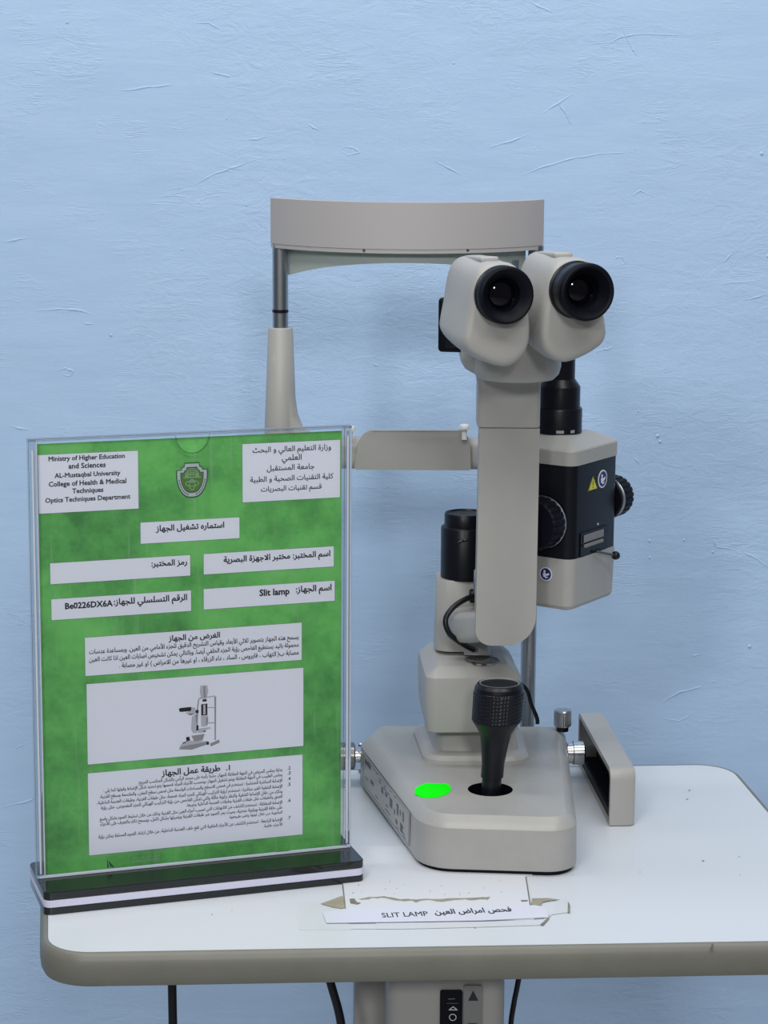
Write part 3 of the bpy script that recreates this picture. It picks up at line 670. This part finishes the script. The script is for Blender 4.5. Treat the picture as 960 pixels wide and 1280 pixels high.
# forehead band
xl, xr = -.0920, .1262; hw = (xr-xl)/2; cx = (xl+xr)/2; sag = .056; rad_ = (hw*hw+sag*sag)/(2*sag); cy = 1.774+rad_; am = math.asin(hw/rad_)
def arc(r, t): return (cx+r*math.sin(am*t), cy-r*math.cos(am*t))
def band(bm, r0, r1, z0f, z1f, N=40, tm=1.0):
    rings = []
    for i in range(N+1):
        t = -tm+2*tm*i/N; a_ = arc(r0, t); b_ = arc(r1, t); z0 = z0f(t); z1 = z1f(t)
        rings.append([(a_[0], a_[1], z0), (b_[0], b_[1], z0), (b_[0], b_[1], z1), (a_[0], a_[1], z1)])
    return loft(bm, rings)
bm = bmesh.new(); band(bm, rad_, rad_-.012, lambda t: 1.1805, lambda t: 1.2165); bev(bm, .0022, 3, 40); hb = obj('forehead_band', bm, 'band', chin, 40)
bm = bmesh.new(); band(bm, rad_-.0004, rad_-.0115, lambda t: 1.1772, lambda t: 1.1803); bev(bm, .0006, 2, 40); obj('band_underside', bm, 'band', hb, 40)
bm = bmesh.new(); band(bm, rad_-.0125, rad_-.0145, lambda t: 1.1690-.0155*t*t, lambda t: 1.2000, 40, .945); obj('forehead_strap', bm, 'visor', chin, 40)
q = at(645, 333, 1.80); bm = bmesh.new(); box(bm, (q.x, 1.808, q.z), (.007, .002, .009), .75, .0005); obj('strap_clip', bm, 'steel', chin)
for u in (455, 585):
    q = at(u, 313.5, 1.776); t = (q.x-cx)/rad_; yy = cy-math.sqrt(rad_**2-(q.x-cx)**2); bm = bmesh.new(); lathe(bm, (q.x, yy+.0006, q.z), (q.x-cx, yy-cy, 0), [(.0012, 0), (.0012, .0003)], 12); obj('screw', bm, 'darksteel', hb)
# mounting bar on the table's back edge
bm = bmesh.new(); box(bm, (PM_, 1.808, .7255), (.232, .064, .0216), 0, .003); obj('mounting_bar', bm, 'darksteel', chin, 40)

# ------------------------------------------------------------------ rail cover on the right
YA = R(4.0); dy_ = V((-math.sin(YA), math.cos(YA), 0)); dx_ = V((math.cos(YA), math.sin(YA), 0))
cov = thing('rail_cover', 'beige hollow rail cover standing right of the slit lamp base', 'rail cover', (.18, 1.72, T))
oc = V((.1708, 1.6365, T)); Lc, Hc, Wc = .158, .0445, .0192
def cv(a_, b_, c_): return oc+dy_*a_+V((0, 0, b_))+dx_*c_
outer = rpoly([(0, .0004), (Lc, .0004), (Lc, Hc), (0, Hc)], [.001, .001, .006, .009], 6)
inner = rpoly([(.0045, .0003), (Lc-.0045, .0003), (Lc-.0045, Hc-.0040), (.0045, Hc-.0040)], [.001, .001, .004, .006], 6)
bm = bmesh.new(); n = len(outer)
ri = [[bm.verts.new(cv(q.x, q.y, c_)) for q in pl] for pl, c_ in ((inner, Wc*.82), (inner, 0), (outer, 0), (outer, Wc-.003), ([V((a_.x*.97+.0025, min(a_.y, Hc-.0012) if a_.y > .01 else a_.y)) for a_ in outer], Wc))]
for a_, b_ in zip(ri, ri[1:]):
    for i in range(n): bm.faces.new((a_[i], a_[(i+1) % n], b_[(i+1) % n], b_[i]))
bm.faces.new(ri[0]); bm.faces.new(ri[-1]); obj('shell', bm, 'beige', cov, 40)
bm = bmesh.new(); box(bm, cv(Lc/2, .0045, .0085), (.0125, Lc-.012, .0065), YA, .0008)
for i in range(44): box(bm, cv(.012+i*.0031, .0085, .0085), (.010, .0013, .0022), YA)
obj('toothed_rack', bm, 'blackm', cov)
bm = bmesh.new(); prism(bm, [cv(q.x, q.y, Wc*.80) for q in inner], dx_*-.0006); obj('inner_lining', bm, 'blackm', cov)
q = cv(.02, .018, Wc); bm = bmesh.new(); lathe(bm, q-dx_*.0005, dx_, [(.0025, 0), (.0025, .0016), (.0015, .002)], 16); obj('screw', bm, 'darksteel', cov, 40)

# ------------------------------------------------------------------ slit lamp
sl = thing('slit_lamp', 'beige slit lamp microscope with black eyepieces, joystick and lamp housing', 'slit lamp', (.075, 1.65, T))
BC = [(.0283, 1.5335), (.1378, 1.5255), (.1475, 1.768), (-.0065, 1.768), (-.0178, 1.7290)]
BR = [.030, .022, .006, .004, .006]
bm = bmesh.new(); layers(bm, BC, BR, [(T+.0035, .0006), (T+.006, 0), (T+.0335, .0006), (T+.0360, .0022), (T+.0400, .0062), (T+.0415, .0085)], 9)
HC = V((.0789, 1.597, T+.0415))
base = obj('base', bm, 'beige_worn', sl, 28)
cb = bmesh.new(); lathe(cb, (HC.x, HC.y, T+.028), (0, .014, 1), [(.0165, 0), (.0165, .05)], 48)
cut = obj('cutter', cb, 'blackm', None)
md = base.modifiers.new('hole', 'BOOLEAN'); md.object = cut; md.operation = 'DIFFERENCE'; md.solver = 'EXACT'
try: md.material_mode = 'TRANSFER'
except Exception: pass
dg = bpy.context.evaluated_depsgraph_get(); dg.update(); nm = bpy.data.meshes.new_from_object(base.evaluated_get(dg)); base.modifiers.clear(); base.data = nm; bpy.data.objects.remove(cut)
bm = bmesh.new(); layers(bm, BC, BR, [(T+.0001, .003), (T+.0038, .003)], 9); obj('rubber_foot', bm, 'blackm', sl)
bm = bmesh.new(); lathe(bm, (HC.x, HC.y, T+.0282), (0, .014, 1), [(.0163, 0), (.0163, .0008), (.0150, .002), (.0118, .003), (.0112, .0060), (.0100, .0080), (.0060, .0085)], 40); obj('socket', bm, 'gloss', base, 40)
# joystick
ja = V((.062, .02, 1)).normalized(); jp = V((HC.x+.0002, HC.y, T+.0352))
bm = bmesh.new(); lathe(bm, jp, ja, [(.0070, 0), (.0072, .0155), (.0083, .016), (.0083, .0265), (.0100, .040), (.0116, .0485), (.0122, .0495), (.0150, .0545), (.0172, .0575), (.0178, .0585)], 48)
joy = obj('joystick', bm, 'black', sl, 40)
bm = bmesh.new(); pr = [(.0170, .0575), (.0178, .0590)]+[(.0182 + .0002*(i/15), .0595+.0200*i/15) for i in range(16)]+[(.0181, .0805), (.0176, .0810), (.0180, .0815), (.0176, .0840), (.0160, .0862), (.0146, .0866), (.0140, .0860), (.001, .0858)]
lathe(bm, jp, ja, pr, 96, (2, 17, .022, 0)); obj('knurled_grip', bm, 'black', joy)
bm = bmesh.new(); lathe(bm, jp+ja*.0862, ja, [(.0146, 0), (.0146, .0004), (.0141, .0005), (.0137, .0001), (.0137, -.0004)], 48); bmesh.ops.delete(bm, geom=[f for f in bm.faces if len(f.verts) > 4], context='FACES_ONLY')
obj('grip_ring', bm, 'panelgrey', joy, 40)
# green oval of digital retouching over the brand, modelled as a thin disc
bm = bmesh.new(); c_ = on(541, 988, T+.0415); c2 = []
for i in range(40):
    an = 2*math.pi*i/40; rx = .0148; ry = .0172; xx = rx*math.cos(an); yy = ry*math.sin(an)*(1-.25*math.exp(-((an-1.15)/.35)**2)); c2.append(V((c_.x+xx*math.cos(.45)-yy*math.sin(.1), c_.y+xx*math.sin(.45)+yy*math.cos(.1), T+.0416)))
prism(bm, c2, (0, 0, .0004)); o = obj('oval_retouch', bm, 'retouch', base); o['label'] = 'bright green oval blotch of digital retouching'
# type plate on the left flank
e1 = (V((*BC[4], 0))-V((*BC[0], 0))).normalized(); nL = V((-e1.y, e1.x, 0)); nL = nL if nL.x < 0 else -nL; pL = V((*BC[0], T))
def fp(s_, z, d=0): return pL+e1*s_+V((0, 0, z))+nL*(d+.0002)
bm = bmesh.new(); prism(bm, [fp(.036, .0075), fp(.187, .0075), fp(.187, .0325), fp(.036, .0325)], nL*.0004); tpl = obj('type_plate', bm, 'beige_worn', base)
bm = bmesh.new()
def fr(s0, s1, z0, z1): prism(bm, [fp(s0, z0, .0004), fp(s1, z0, .0004), fp(s1, z1, .0004), fp(s0, z1, .0004)], nL*.0001)
for a_ in ((.037, .186, .0078, .0081), (.037, .186, .0319, .0322), (.037, .0376, .0078, .0322), (.1855, .186, .0078, .0322)): fr(*a_)
for (s0, z0, w_, h_) in ((.052, .020, .004, .0075), (.0615, .022, .003, .004), (.069, .0195, .0045, .0085), (.0795, .017, .003, .004), (.088, .0185, .0085, .007), (.104, .022, .007, .003), (.118, .0205, .006, .0045), (.160, .0265, .020, .0035), (.056, .0105, .007, .0065), (.072, .0115, .0055, .0035), (.150, .0165, .010, .0030)):
    fr(s0, s0+w_, z0, z0+h_)
for k in range(26): s0 = .045+random.random()*.125; fr(s0, s0+random.uniform(.003, .010), *(lambda z: (z, z+.0008))(random.choice((.0092, .0112, .0132, .0152, .0285, .0300, .026))))
obj('plate_printing', bm, 'plateink', tpl)
for z in (.012, .034):
    q = V((-.0172, 1.7325, T+z)); bm = bmesh.new(); lathe(bm, q, (-1, -.2, 0), [(.0018, 0), (.0018, .0012), (.001, .0018)], 12); obj('screw', bm, 'chrome', base, 40)
# axle
def ax(x_, z=.0235): q = V((.065, 1.742, T+z)); return q+dx_*x_
bm = bmesh.new(); lathe(bm, ax(-.145), dx_, [(.0055, 0), (.0055, .2415)], 24); axl = obj('axle', bm, 'chrome', sl, 40)
bm = bmesh.new(); lathe(bm, ax(-.140), dx_, [(.0098, 0), (.0108, .001), (.0108, .020), (.0095, .021), (.0095, .024), (.0108, .025), (.0108, .052), (.009, .053)], 40, (1, 5, .05, 1)); obj('knurled_wheel', bm, 'darksteel', axl, 40)
bm = bmesh.new(); lathe(bm, ax(.074), dx_, [(.006, 0), (.0078, .0005), (.0078, .005), (.0068, .0055), (.0068, .0075), (.0084, .008), (.0084, .0125), (.0095, .013), (.0095, .0210), (.006, .0225)], 40); obj('axle_flange', bm, 'chrome', axl, 40)
q = on(703, 906, T+.0415)
bm = bmesh.new(); lathe(bm, (q.x-.001, 1.752, T+.0405), (0, .014, 1), [(.0048, 0), (.0048, .0040)], 24); o = obj('knob_collar', bm, 'black', sl, 40)
bm = bmesh.new(); lathe(bm, (q.x-.001, 1.752, T+.0445), (0, .014, 1), [(.0062, 0), (.0070, .0008), (.0070, .0122), (.0062, .0133)], 64, (1, 2, .03, 1)); o = obj('locking_knob', bm, 'steel', sl, 30)
# plinth
def lp(x_, y_): return (x_, y_)
bm = bmesh.new(); PC = [(.0315, 1.6560), (.1125, 1.6560), (.1100, 1.752), (.0225, 1.752)]
layers(bm, PC, .018, [(T+.041, 0), (T+.0445, .0005), (T+.0475, .0030), (T+.0485, .0060), (T+.050, .0085), (T+.0550, .0100), (T+.0730, .0120)], 8); obj('plinth', bm, 'beige_worn', sl, 30)
NB = [(.0315, 1.6435), (.1045, 1.6475), (.0985, 1.738), (.0265, 1.734)]
bm = bmesh.new(); layers(bm, NB, .010, [(T+.0690, .0035), (T+.0700, .0022), (T+.085, .0005), (T+.106, 0), (T+.112, .0008), (T+.1185, .0085), (T+.1200, .0110)], 7); obj('swivel_block', bm, 'beige', sl, 30)
pv = on(603, 826, T+.120)
bm = bmesh.new(); lathe(bm, (pv.x, pv.y, T+.1196), (0, .014, 1), [(.0137, 0), (.0137, .0012), (.0125, .0016), (.0120, .0010)], 48); obj('pivot_ring', bm, 'chrome', sl, 40)
bm = bmesh.new(); lathe(bm, (pv.x-.003, pv.y+.016, T+.1202), (-.15, .25, 1), [(.0105, 0), (.0100, .012), (.0100, .022)], 36); obj('pivot_shaft', bm, 'beige', sl, 40)
# microscope arm: upright with a rounded foot sweeping back and left
AY, AT = 1.611, .030
ap = rpoly([(.0682, 1.0662), (.0672, .9062), (.1108, .9062), (.1110, 1.0662)], [.0005, .011, .022, .0005], 8)
bm = bmesh.new(); prism(bm, [V((q.x, AY, q.y)) for q in ap], (0, AT, 0)); es = [e for e in bm.edges if abs(e.verts[0].co.y-e.verts[1].co.y) < 1e-6 and not (e.verts[0].co.z > 1.066 and e.verts[1].co.z > 1.066)]
bmesh.ops.bevel(bm, geom=es, offset=.0028, segments=4, profile=.5, affect='EDGES', clamp_overlap=True)
rings = []
for k in range(11):
    t = k/10; cxx = .0880-.026*t; cyy = AY+.014+.056*t; zc = .9185-.0115*math.sin(t*math.pi/2); ang = R(10+28*t); wx = V((math.cos(ang), math.sin(ang), 0)); hw_ = .0200-.001*t; hh = .0120-.0005*t
    pr = rpoly([(-hw_, -hh), (hw_, -hh), (hw_, hh), (-hw_, hh)], .006, 4); rings.append([V((cxx, cyy, zc))+wx*q.x+V((0, 0, q.y)) for q in pr])
loft(bm, rings); arm = obj('microscope_arm', bm, 'beige', sl, 35)
bm = bmesh.new(); layers(bm, [(.0664, AY-.0012), (.1112, AY-.0012), (.1112, AY+.034), (.0664, AY+.034)], .0045, [(1.0668, .0005), (1.0673, 0), (1.0960, 0), (1.1080, -.0015), (1.113, -.005)], 5); obj('arm_head', bm, 'beige', sl, 30)
# head carrier under the binoculars
bm = bmesh.new(); layers(bm, [(.0535, 1.585), (.124, 1.585), (.124, 1.665), (.0535, 1.665)], .012, [(1.1080, .008), (1.1110, .003), (1.116, .0), (1.124, 0), (1.129, .003)], 6)
lathe(bm, (.0925, 1.595, 1.1035), (0, .014, 1), [(.020, 0), (.0265, .0010), (.0300, .0045), (.0315, .010), (.0315, .028)], 56)
carrier = obj('carrier', bm, 'beige', sl, 35)
# microscope body behind the pods
A_ = V((.309, -.951, 0)); W_ = V((.951, .309, 0)); Z_ = V((0, .014, 1))
bm = bmesh.new(); cb_ = V((.088, 1.610, 1.148)); box(bm, cb_, (.052, .085, .044), R(4), .006); box(bm, cb_+V((.004, .055, 0)), (.044, .05, .040), R(4), .008); body = obj('microscope_body', bm, 'beige', sl, 35)
bm = bmesh.new(); lathe(bm, cb_+V((.004, .078, 0)), (0, 1, 0), [(.018, 0), (.018, .010), (.016, .012), (.014, .0115), (.0001, .0105)], 40); obj('objective_ring', bm, 'black', body, 40)
# magnification knob at the left
bm = bmesh.new(); kn = V((.0485, 1.607, 1.1405)); box(bm, kn, (.022, .006, .0385), R(-10), .0028, 4); mk = obj('magnification_dial', bm, 'blackm', sl, 40)
bm = bmesh.new(); box(bm, kn+V((.002, -.0032, 0)), (.0175, .0016, .0325), R(-10), .0007, 2); obj('dial_face', bm, 'gloss', mk, 40)
bm = bmesh.new(); lathe(bm, kn+V((.006, 0, -.019)), (.8, .1, -.55), [(.0022, 0), (.0022, .008), (.001, .009)], 12); lathe(bm, kn, (1, .2, 0), [(.008, 0), (.008, .028)], 24); obj('dial_stem', bm, 'blackm', mk, 40)
# binocular pods
OUT = [(0, 20.5), (-9, 19.5), (-15.5, 14), (-19, 4), (-21.5, -12), (-24, -25), (-24.5, -32), (-21.5, -38), (-13, -43.5), (-2, -48), (6, -49.3), (13, -47), (19, -41), (22, -33), (22.3, -22), (20.5, -8), (18.5, 4), (15, 14), (9, 19.5)]
def smooth_ring(P, n=3):
    out = []; N = len(P)
    for i in range(N):
        a_, b_, c_, d_ = [V(P[(i+k) % N]) for k in (-1, 0, 1, 2)]
        for k in range(n): t = k/n; out.append(.5*((2*b_)+(c_-a_)*t+(2*a_-5*b_+4*c_-d_)*t*t+(3*b_-a_-3*c_+d_)*t**3))
    return out
def pod(cupc, ext, mir):
    f0 = cupc-A_*ext; ring = smooth_ring([(x_*mir, z) for x_, z in OUT])
    if mir < 0: ring = ring[::-1]
    cen = V((0, -13)); rings = []
    for d, s, dz, dxx in ((-.0006, .80, 0, 0), (.0000, .90, 0, 0), (.0012, .955, 0, 0), (.0035, .99, 0, 0), (.007, 1, 0, 0), (.020, 1, .0, 0), (.035, .985, .0015, 0), (.050, .95, .003, 0), (.058, .90, .0035, 0), (.063, .80, .004, 0), (.065, .62, .004, 0)):
        rings.append([f0-A_*d+W_*((cen.x+(q.x-cen.x)*s)/1000)+Z_*((cen.y+(q.y-cen.y)*s)/1000+dz) for q in ring])
    b_ = bmesh.new(); loft(b_, rings)
    o = obj('prism_housing', b_, 'beige', sl, 50)
    b2 = bmesh.new(); box(b2, f0-A_*.032+Z_*.0205-W_*(.002), (.013, .034, .004), 0, .0014, 3, Matrix((W_, -A_, Z_)).transposed().to_4x4() @ Matrix.Rotation(R(-3), 4, 'X')); obj('top_cap', b2, 'beige', o, 40)
    b2 = bmesh.new(); lathe(b2, f0-A_*.003, A_, [(.0180, 0), (.0182, .004), (.0193, .0045), (.0193, .0062), (.0183, .0066), (.0183, max(.0075, ext-.006))], 56); dl_ = [f for f in b2.faces if len(f.verts) > 4]; bmesh.ops.delete(b2, geom=dl_, context='FACES_ONLY'); ep = obj('eyepiece', b2, 'black', sl, 40)
    dp = min(.0125, ext-.0035)
    b2 = bmesh.new(); lathe(b2, f0, A_, [(.0186, ext-.008), (.0192, ext-.006), (.0193, ext-.0015), (.0188, ext-.0002), (.0175, ext+.0004), (.0160, ext-.0002), (.0128, ext-dp*.42), (.0118, ext-dp*.55), (.0114, ext-dp*.60), (.0112, ext-dp*.8), (.0108, ext-dp-.002)], 64)
    dl_ = [f for f in b2.faces if len(f.verts) > 4]; bmesh.ops.delete(b2, geom=dl_, context='FACES_ONLY'); obj('eyecup', b2, 'blackm', ep, 35)
    b2 = bmesh.new(); lathe(b2, f0, A_, [(.0113, ext-dp-.0005), (.0111, ext-dp+.0004), (.0106, ext-dp+.0006), (.0104, ext-dp-.0002), (.0100, ext-dp-.0012)], 48); dl_ = [f for f in b2.faces if len(f.verts) > 4]; bmesh.ops.delete(b2, geom=dl_, context='FACES_ONLY'); obj('retaining_ring', b2, 'gloss', ep, 60)
    b2 = bmesh.new(); lathe(b2, f0, A_, [(.0111, ext-dp-.0016), (.0100, ext-dp-.0012), (.0085, ext-dp-.0003), (.0060, ext-dp+.0006), (.0030, ext-dp+.0011), (.0003, ext-dp+.0012)], 48); obj('lens', b2, 'lens', ep, 60)
cL = at(634, 369.5, 1.500); cR = at(735, 365.5, 1.503)
pod(cL, .0125, 1); pod(cR, .0225, -1)

# illumination housing
K = V((.1375, 1.630, 0)); HA = V((.56, .8285, 0)).normalized(); HB = V((-HA.y, HA.x, 0))
def hp(s_, t_, z=0): q = K+HA*s_+HB*t_; return V((q.x, q.y, z))
HCt = [tuple(hp(0, 0).xy), tuple(hp(.070, 0).xy), tuple(hp(.070, .058).xy), tuple(hp(0, .058).xy)]
HR = [.0085, .006, .012, .012]
illum = None
bm = bmesh.new(); layers(bm, HCt, HR, [(1.0350, 0), (1.0452, .0), (1.0462, .0006), (1.0500, .0085), (1.0535, .0155), (1.0540, .018)], 6); il = obj('lamp_housing_cap', bm, 'beige', sl, 30)
bm = bmesh.new(); layers(bm, HCt, HR, [(.9640, .0008), (1.0353, .0008)], 6); ilb = obj('lamp_housing_body', bm, 'black', sl, 30)
bm = bmesh.new(); layers(bm, HCt, HR, [(.9262, .006), (.9272, .003), (.930, .0012), (.9655, 0)], 6); ill = obj('lamp_housing_base', bm, 'beige', sl, 30)
# joining arm hidden behind the microscope arm
bm = bmesh.new(); box(bm, (.108, 1.697, .948), (.050, .030, .030), R(10), .006); box(bm, (.088, 1.708, .912), (.034, .030, .05), R(10), .006); obj('lamp_arm', bm, 'beige', sl, 35)
# dials
kc = hp(-.0002, .0235); kc.z = hit(683, 652, K, HA).z
def ribbed(b_, p_, a_, r, L, nrib, lip):
    x_, y_, z_ = frame(a_); seg = nrib*4; pr = [(r*.86, 0), (r*.93, .0006), (r*.93, .0025), (r, .0030), (r, L-.0025), (r*.975, L-.0008), (r*.90, L), (r*.3, L-.0002)]
    rings = []
    for j, (rr, h_) in enumerate(pr):
        rings.append([p_+x_*(math.cos(6.283185*i/seg)*rr*(.945 if (i % 4 in (0,)) and 3 <= j <= 5 else 1))+y_*(math.sin(6.283185*i/seg)*rr*(.945 if (i % 4 in (0,)) and 3 <= j <= 5 else 1))+z_*h_ for i in range(seg)])
    loft(b_, rings)
bm = bmesh.new(); ribbed(bm, kc, -HA, .0192, .017, 22, 1); kd = obj('slit_width_dial', bm, 'blackm', sl, 25)
bm = bmesh.new(); lathe(bm, kc, -HA, [(.0185, .0012), (.0195, .0016), (.0195, .0024), (.0185, .0028)], 64); obj('scale_ring', bm, 'steel', kd, 40)
kc2 = hp(.0705, .012); kc2.z = hit(787, 624, V((*hp(.078, .012).xy, 0)), HA).z
bm = bmesh.new(); ribbed(bm, kc2, HA, .0160, .018, 22, 1); kd = obj('slit_width_dial', bm, 'blackm', sl, 25)
bm = bmesh.new(); lathe(bm, kc2, HA, [(.0155, .0012), (.0163, .0016), (.0163, .0024), (.0155, .0028)], 64); obj('scale_ring', bm, 'steel', kd, 40)
# filter turret on top
dc = V((.1290, 1.676, 0))
bm = bmesh.new(); lathe(bm, (dc.x, dc.y, 1.0530), (0, .014, 1), [(.0168, 0), (.0177, .0010), (.0177, .0180), (.0173, .0193), (.0160, .0197), (.0160, .0345), (.0156, .0355), (.0120, .0405), (.0118, .0410), (.0118, .0600), (.0108, .061)], 56)
tur = obj('aperture_turret', bm, 'black', sl, 35)
bm = bmesh.new()
for an in (-1.62, -1.50, -1.0): 
    q = V((dc.x+.0177*math.cos(an), dc.y+.0177*math.sin(an), 1.0562)); box(bm, q, (.0005, .0035, .0022), an)
obj('scale_marking', bm, 'greyink', tur)
# window, lever and stickers on the right flank
nR = -HB
def hf(u, v, d=0): return hit(u, v, V((*hp(0, .0008).xy, 0)), nR)+nR*d
def hquad(b_, u0, u1, va, vb, d0, d1):   # upright rectangle on that flank
    p_ = hf(u0, va); q_ = hf(u1, va); z0 = p_.z; z1 = hf(u0, vb).z
    prism(b_, [V((*p_.xy, z0)), V((*q_.xy, z0)), V((*q_.xy, z1)), V((*p_.xy, z1))], nR*(d1-d0)) if not d0 else prism(b_, [V((*p_.xy, z0))+nR*d0, V((*q_.xy, z0))+nR*d0, V((*q_.xy, z1))+nR*d0, V((*p_.xy, z1))+nR*d0], nR*(d1-d0))
bm = bmesh.new(); hquad(bm, 725, 758, 667, 696, .0, .0009); o = obj('window_recess', bm, 'gloss', ilb)
bm = bmesh.new(); hquad(bm, 728, 752, 669, 678, .0012, .0018); hquad(bm, 728, 750, 680.5, 684, .0012, .0030); obj('filter_window', bm, 'panelgrey', ilb)
bm = bmesh.new(); q = hf(747, 655, 0); lathe(bm, q, nR, [(.0008, 0), (.0008, .0006)], 10); obj('index_dot', bm, 'lightgrey', ilb)
bm = bmesh.new(); a_ = hf(739, 688.5, .004); b2 = hf(757, 692.5, .008); tube(bm, [a_, (a_+b2)/2, b2], .0011, 8); lv = obj('filter_lever', bm, 'darksteel', ilb, 60)
bm = bmesh.new(); lathe(bm, b2-(b2-a_).normalized()*.002, (b2-a_), [(.0015, 0), (.0029, .0010), (.0033, .0028), (.0029, .0046), (.001, .0056)], 20); obj('lever_ball', bm, 'black', lv, 60)
def disc(b_, c_, n_, rx, rz, d0, d1, s=28):
    h_ = V((-n_.y, n_.x, 0)).normalized(); prism(b_, [c_+h_*(rx*math.cos(6.2832*i/s))+V((0, 0, rz*math.sin(6.2832*i/s)))+n_*d0 for i in range(s)], n_*(d1-d0))
def reader(c_, n_, r, par):
    h_ = V((-n_.y, n_.x, 0)).normalized(); h_ = h_ if h_.x > 0 else -h_
    b_ = bmesh.new(); disc(b_, c_, n_, r, r, 0, .0003); o = obj('manual_sticker', b_, 'white', par)
    b_ = bmesh.new(); disc(b_, c_, n_, r*.84, r*.84, .0003, .0004); o2 = obj('sticker_disc', b_, 'blue', o)
    b_ = bmesh.new(); disc(b_, c_-h_*r*.2+Z_*r*.38, n_, r*.17, r*.17, .0004, .0005)
    def qq(P): prism(b_, [c_+h_*(x_*r)+Z_*(z*r)+n_*.0004 for x_, z in P], n_*.0001)
    qq([(-.45, .12), (-.12, .22), (.12, -.05), (.02, -.5), (-.40, -.38)]); qq([(.08, .02), (.5, .22), (.55, -.05), (.14, -.28)]); qq([(-.1, -.42), (.35, -.35), (.3, -.52), (-.05, -.6)])
    obj('reading_figure', b_, 'white', o)
reader(hf(753, 598.5), nR, .0068, ilb)
c_ = hf(741, 604); h_ = HA; b_ = bmesh.new(); prism(b_, [c_-h_*.0070+Z_*-.0050, c_+h_*.0070+Z_*-.0050, c_+Z_*.0052], nR*.0003); ws = obj('warning_sticker', b_, 'yellow', ilb)
b_ = bmesh.new()
for P in ([(-.0005, .0018), (.0005, .0018), (.0004, -.0018), (-.0004, -.0018)], [(-.0005, -.0026), (.0005, -.0026), (.0005, -.0036), (-.0005, -.0036)]): prism(b_, [c_+h_*x_+Z_*z+nR*.0003 for x_, z in P], nR*.0001)
for a_, b2 in (((-.0068, -.0049), (.0068, -.0049)), ((.0068, -.0049), (0, .0050)), ((0, .0050), (-.0068, -.0049))):
    a3 = c_+h_*a_[0]+Z_*a_[1]+nR*.0003; b3 = c_+h_*b2[0]+Z_*b2[1]+nR*.0003; t = (b3-a3).normalized(); s = t.cross(nR)*.00022; prism(b_, [a3-s, b3-s, b3+s, a3+s], nR*.0001)
obj('exclamation_mark', b_, 'ink', ws)
nF = -HA; c_ = hit(682.5, 717.5, V((*hp(0, 0).xy, 0)), HA); reader(c_, nF, .0053, ill)
# lamp tower at the left
tw = V((.0624, 1.700, 0))
bm = bmesh.new(); TWC = [(.0390, 1.682), (.083, 1.682), (.083, 1.722), (.0390, 1.722)]; layers(bm, TWC, .012, [(.8830, .0), (.905, .0003), (.9370, .001), (.9380, .0015)], 7); obj('tower_base', bm, 'beige', sl, 35)
bm = bmesh.new(); lathe(bm, (tw.x, tw.y, .9375), (0, .014, 1), [(.0190, 0), (.0190, .0385), (.0184, .0395), (.0165, .0402), (.0165, .0488), (.0158, .0500), (.0148, .0502), (.0142, .0490), (.0001, .0485)], 56); tb = obj('prism_tower', bm, 'black', sl, 35)
q = at(578, 676, 1.683); bm = bmesh.new(); box(bm, q, (.010, .004, .0022), 0, .001, 2, Matrix.Rotation(R(-18), 4, 'Y')); obj('tower_lever', bm, 'gloss', tb, 40)
q = at(594, 742, 1.668); bm = bmesh.new(); lathe(bm, (q.x, q.y, q.z), (0, .014, 1), [(.0014, 0), (.0014, .0175), (.0008, .0185)], 12); obj('pin', bm, 'steel', sl, 40)
q = at(597, 745, 1.672); bm = bmesh.new(); box(bm, q, (.013, .009, .010), 0, .002, 2); plug = obj('cable_plug', bm, 'black', sl, 40)
bm = bmesh.new(); tube(bm, [at(596, 744, 1.668), at(583, 748.5, 1.662), at(569, 757, 1.658), at(559, 769, 1.655), at(557, 780, 1.653), at(562, 792, 1.652), at(571, 800, 1.654), at(580, 806, 1.66), at(592, 812, 1.668)], .0021, 12); obj('lamp_cable', bm, 'black', sl, 60)
bm = bmesh.new(); tube(bm, [(.088, 1.738, .85), at(655, 858, 1.748), at(664, 880, 1.755), at(671, 897, 1.762), (.124, 1.762, .803)], .0017, 10); obj('base_cable', bm, 'black', sl, 60)

# ------------------------------------------------------------------ light
def area(name, loc, size, energy, col=(1, 1, 1), target=(0, 1.7, 1.0)):
    l = bpy.data.lights.new(name, 'AREA'); l.shape = 'RECTANGLE'; l.size, l.size_y = size; l.energy = energy; l.color = col
    o = bpy.data.objects.new(name, l); C.objects.link(o); o.location = loc
    o.rotation_euler = (V(target)-V(loc)).to_track_quat('-Z', 'Y').to_euler() if target else (0, 0, 0); return o
area('overhead_lamp', (-.55, .2, 2.75), (.9, .6), 20.5, (1, 1, 1), None)
area('overhead_lamp', (.75, .3, 2.75), (.9, .6), 15, (1, 1, 1), None)
area('overhead_lamp', (-.05, 1.5, 2.45), (2.4, .25), 15.5, (1, 1, 1), None)  # added unseen strip lamp, makes the wall darken towards the floor
area('overhead_lamp', (.45, -2.4, 2.6), (.4, .4), 31.5, (1, 1, 1), (.1, 1.8, 1.1))
area('overhead_lamp', (-1.35, -2.6, 2.6), (.4, .4), 31.5, (1, 1, 1), (.1, 1.8, 1.1))
wd = bpy.data.worlds.new('world'); bpy.context.scene.world = wd; wd.use_nodes = True
wd.node_tree.nodes['Background'].inputs['Color'].default_value = (.90, .95, 1.0, 1); wd.node_tree.nodes['Background'].inputs['Strength'].default_value = .105
vs = bpy.context.scene.view_settings; vs.view_transform = 'Standard'; vs.look = 'None'; vs.gamma = 1; vs.exposure = 0; vs.use_curve_mapping = False
bpy.context.view_layer.update()
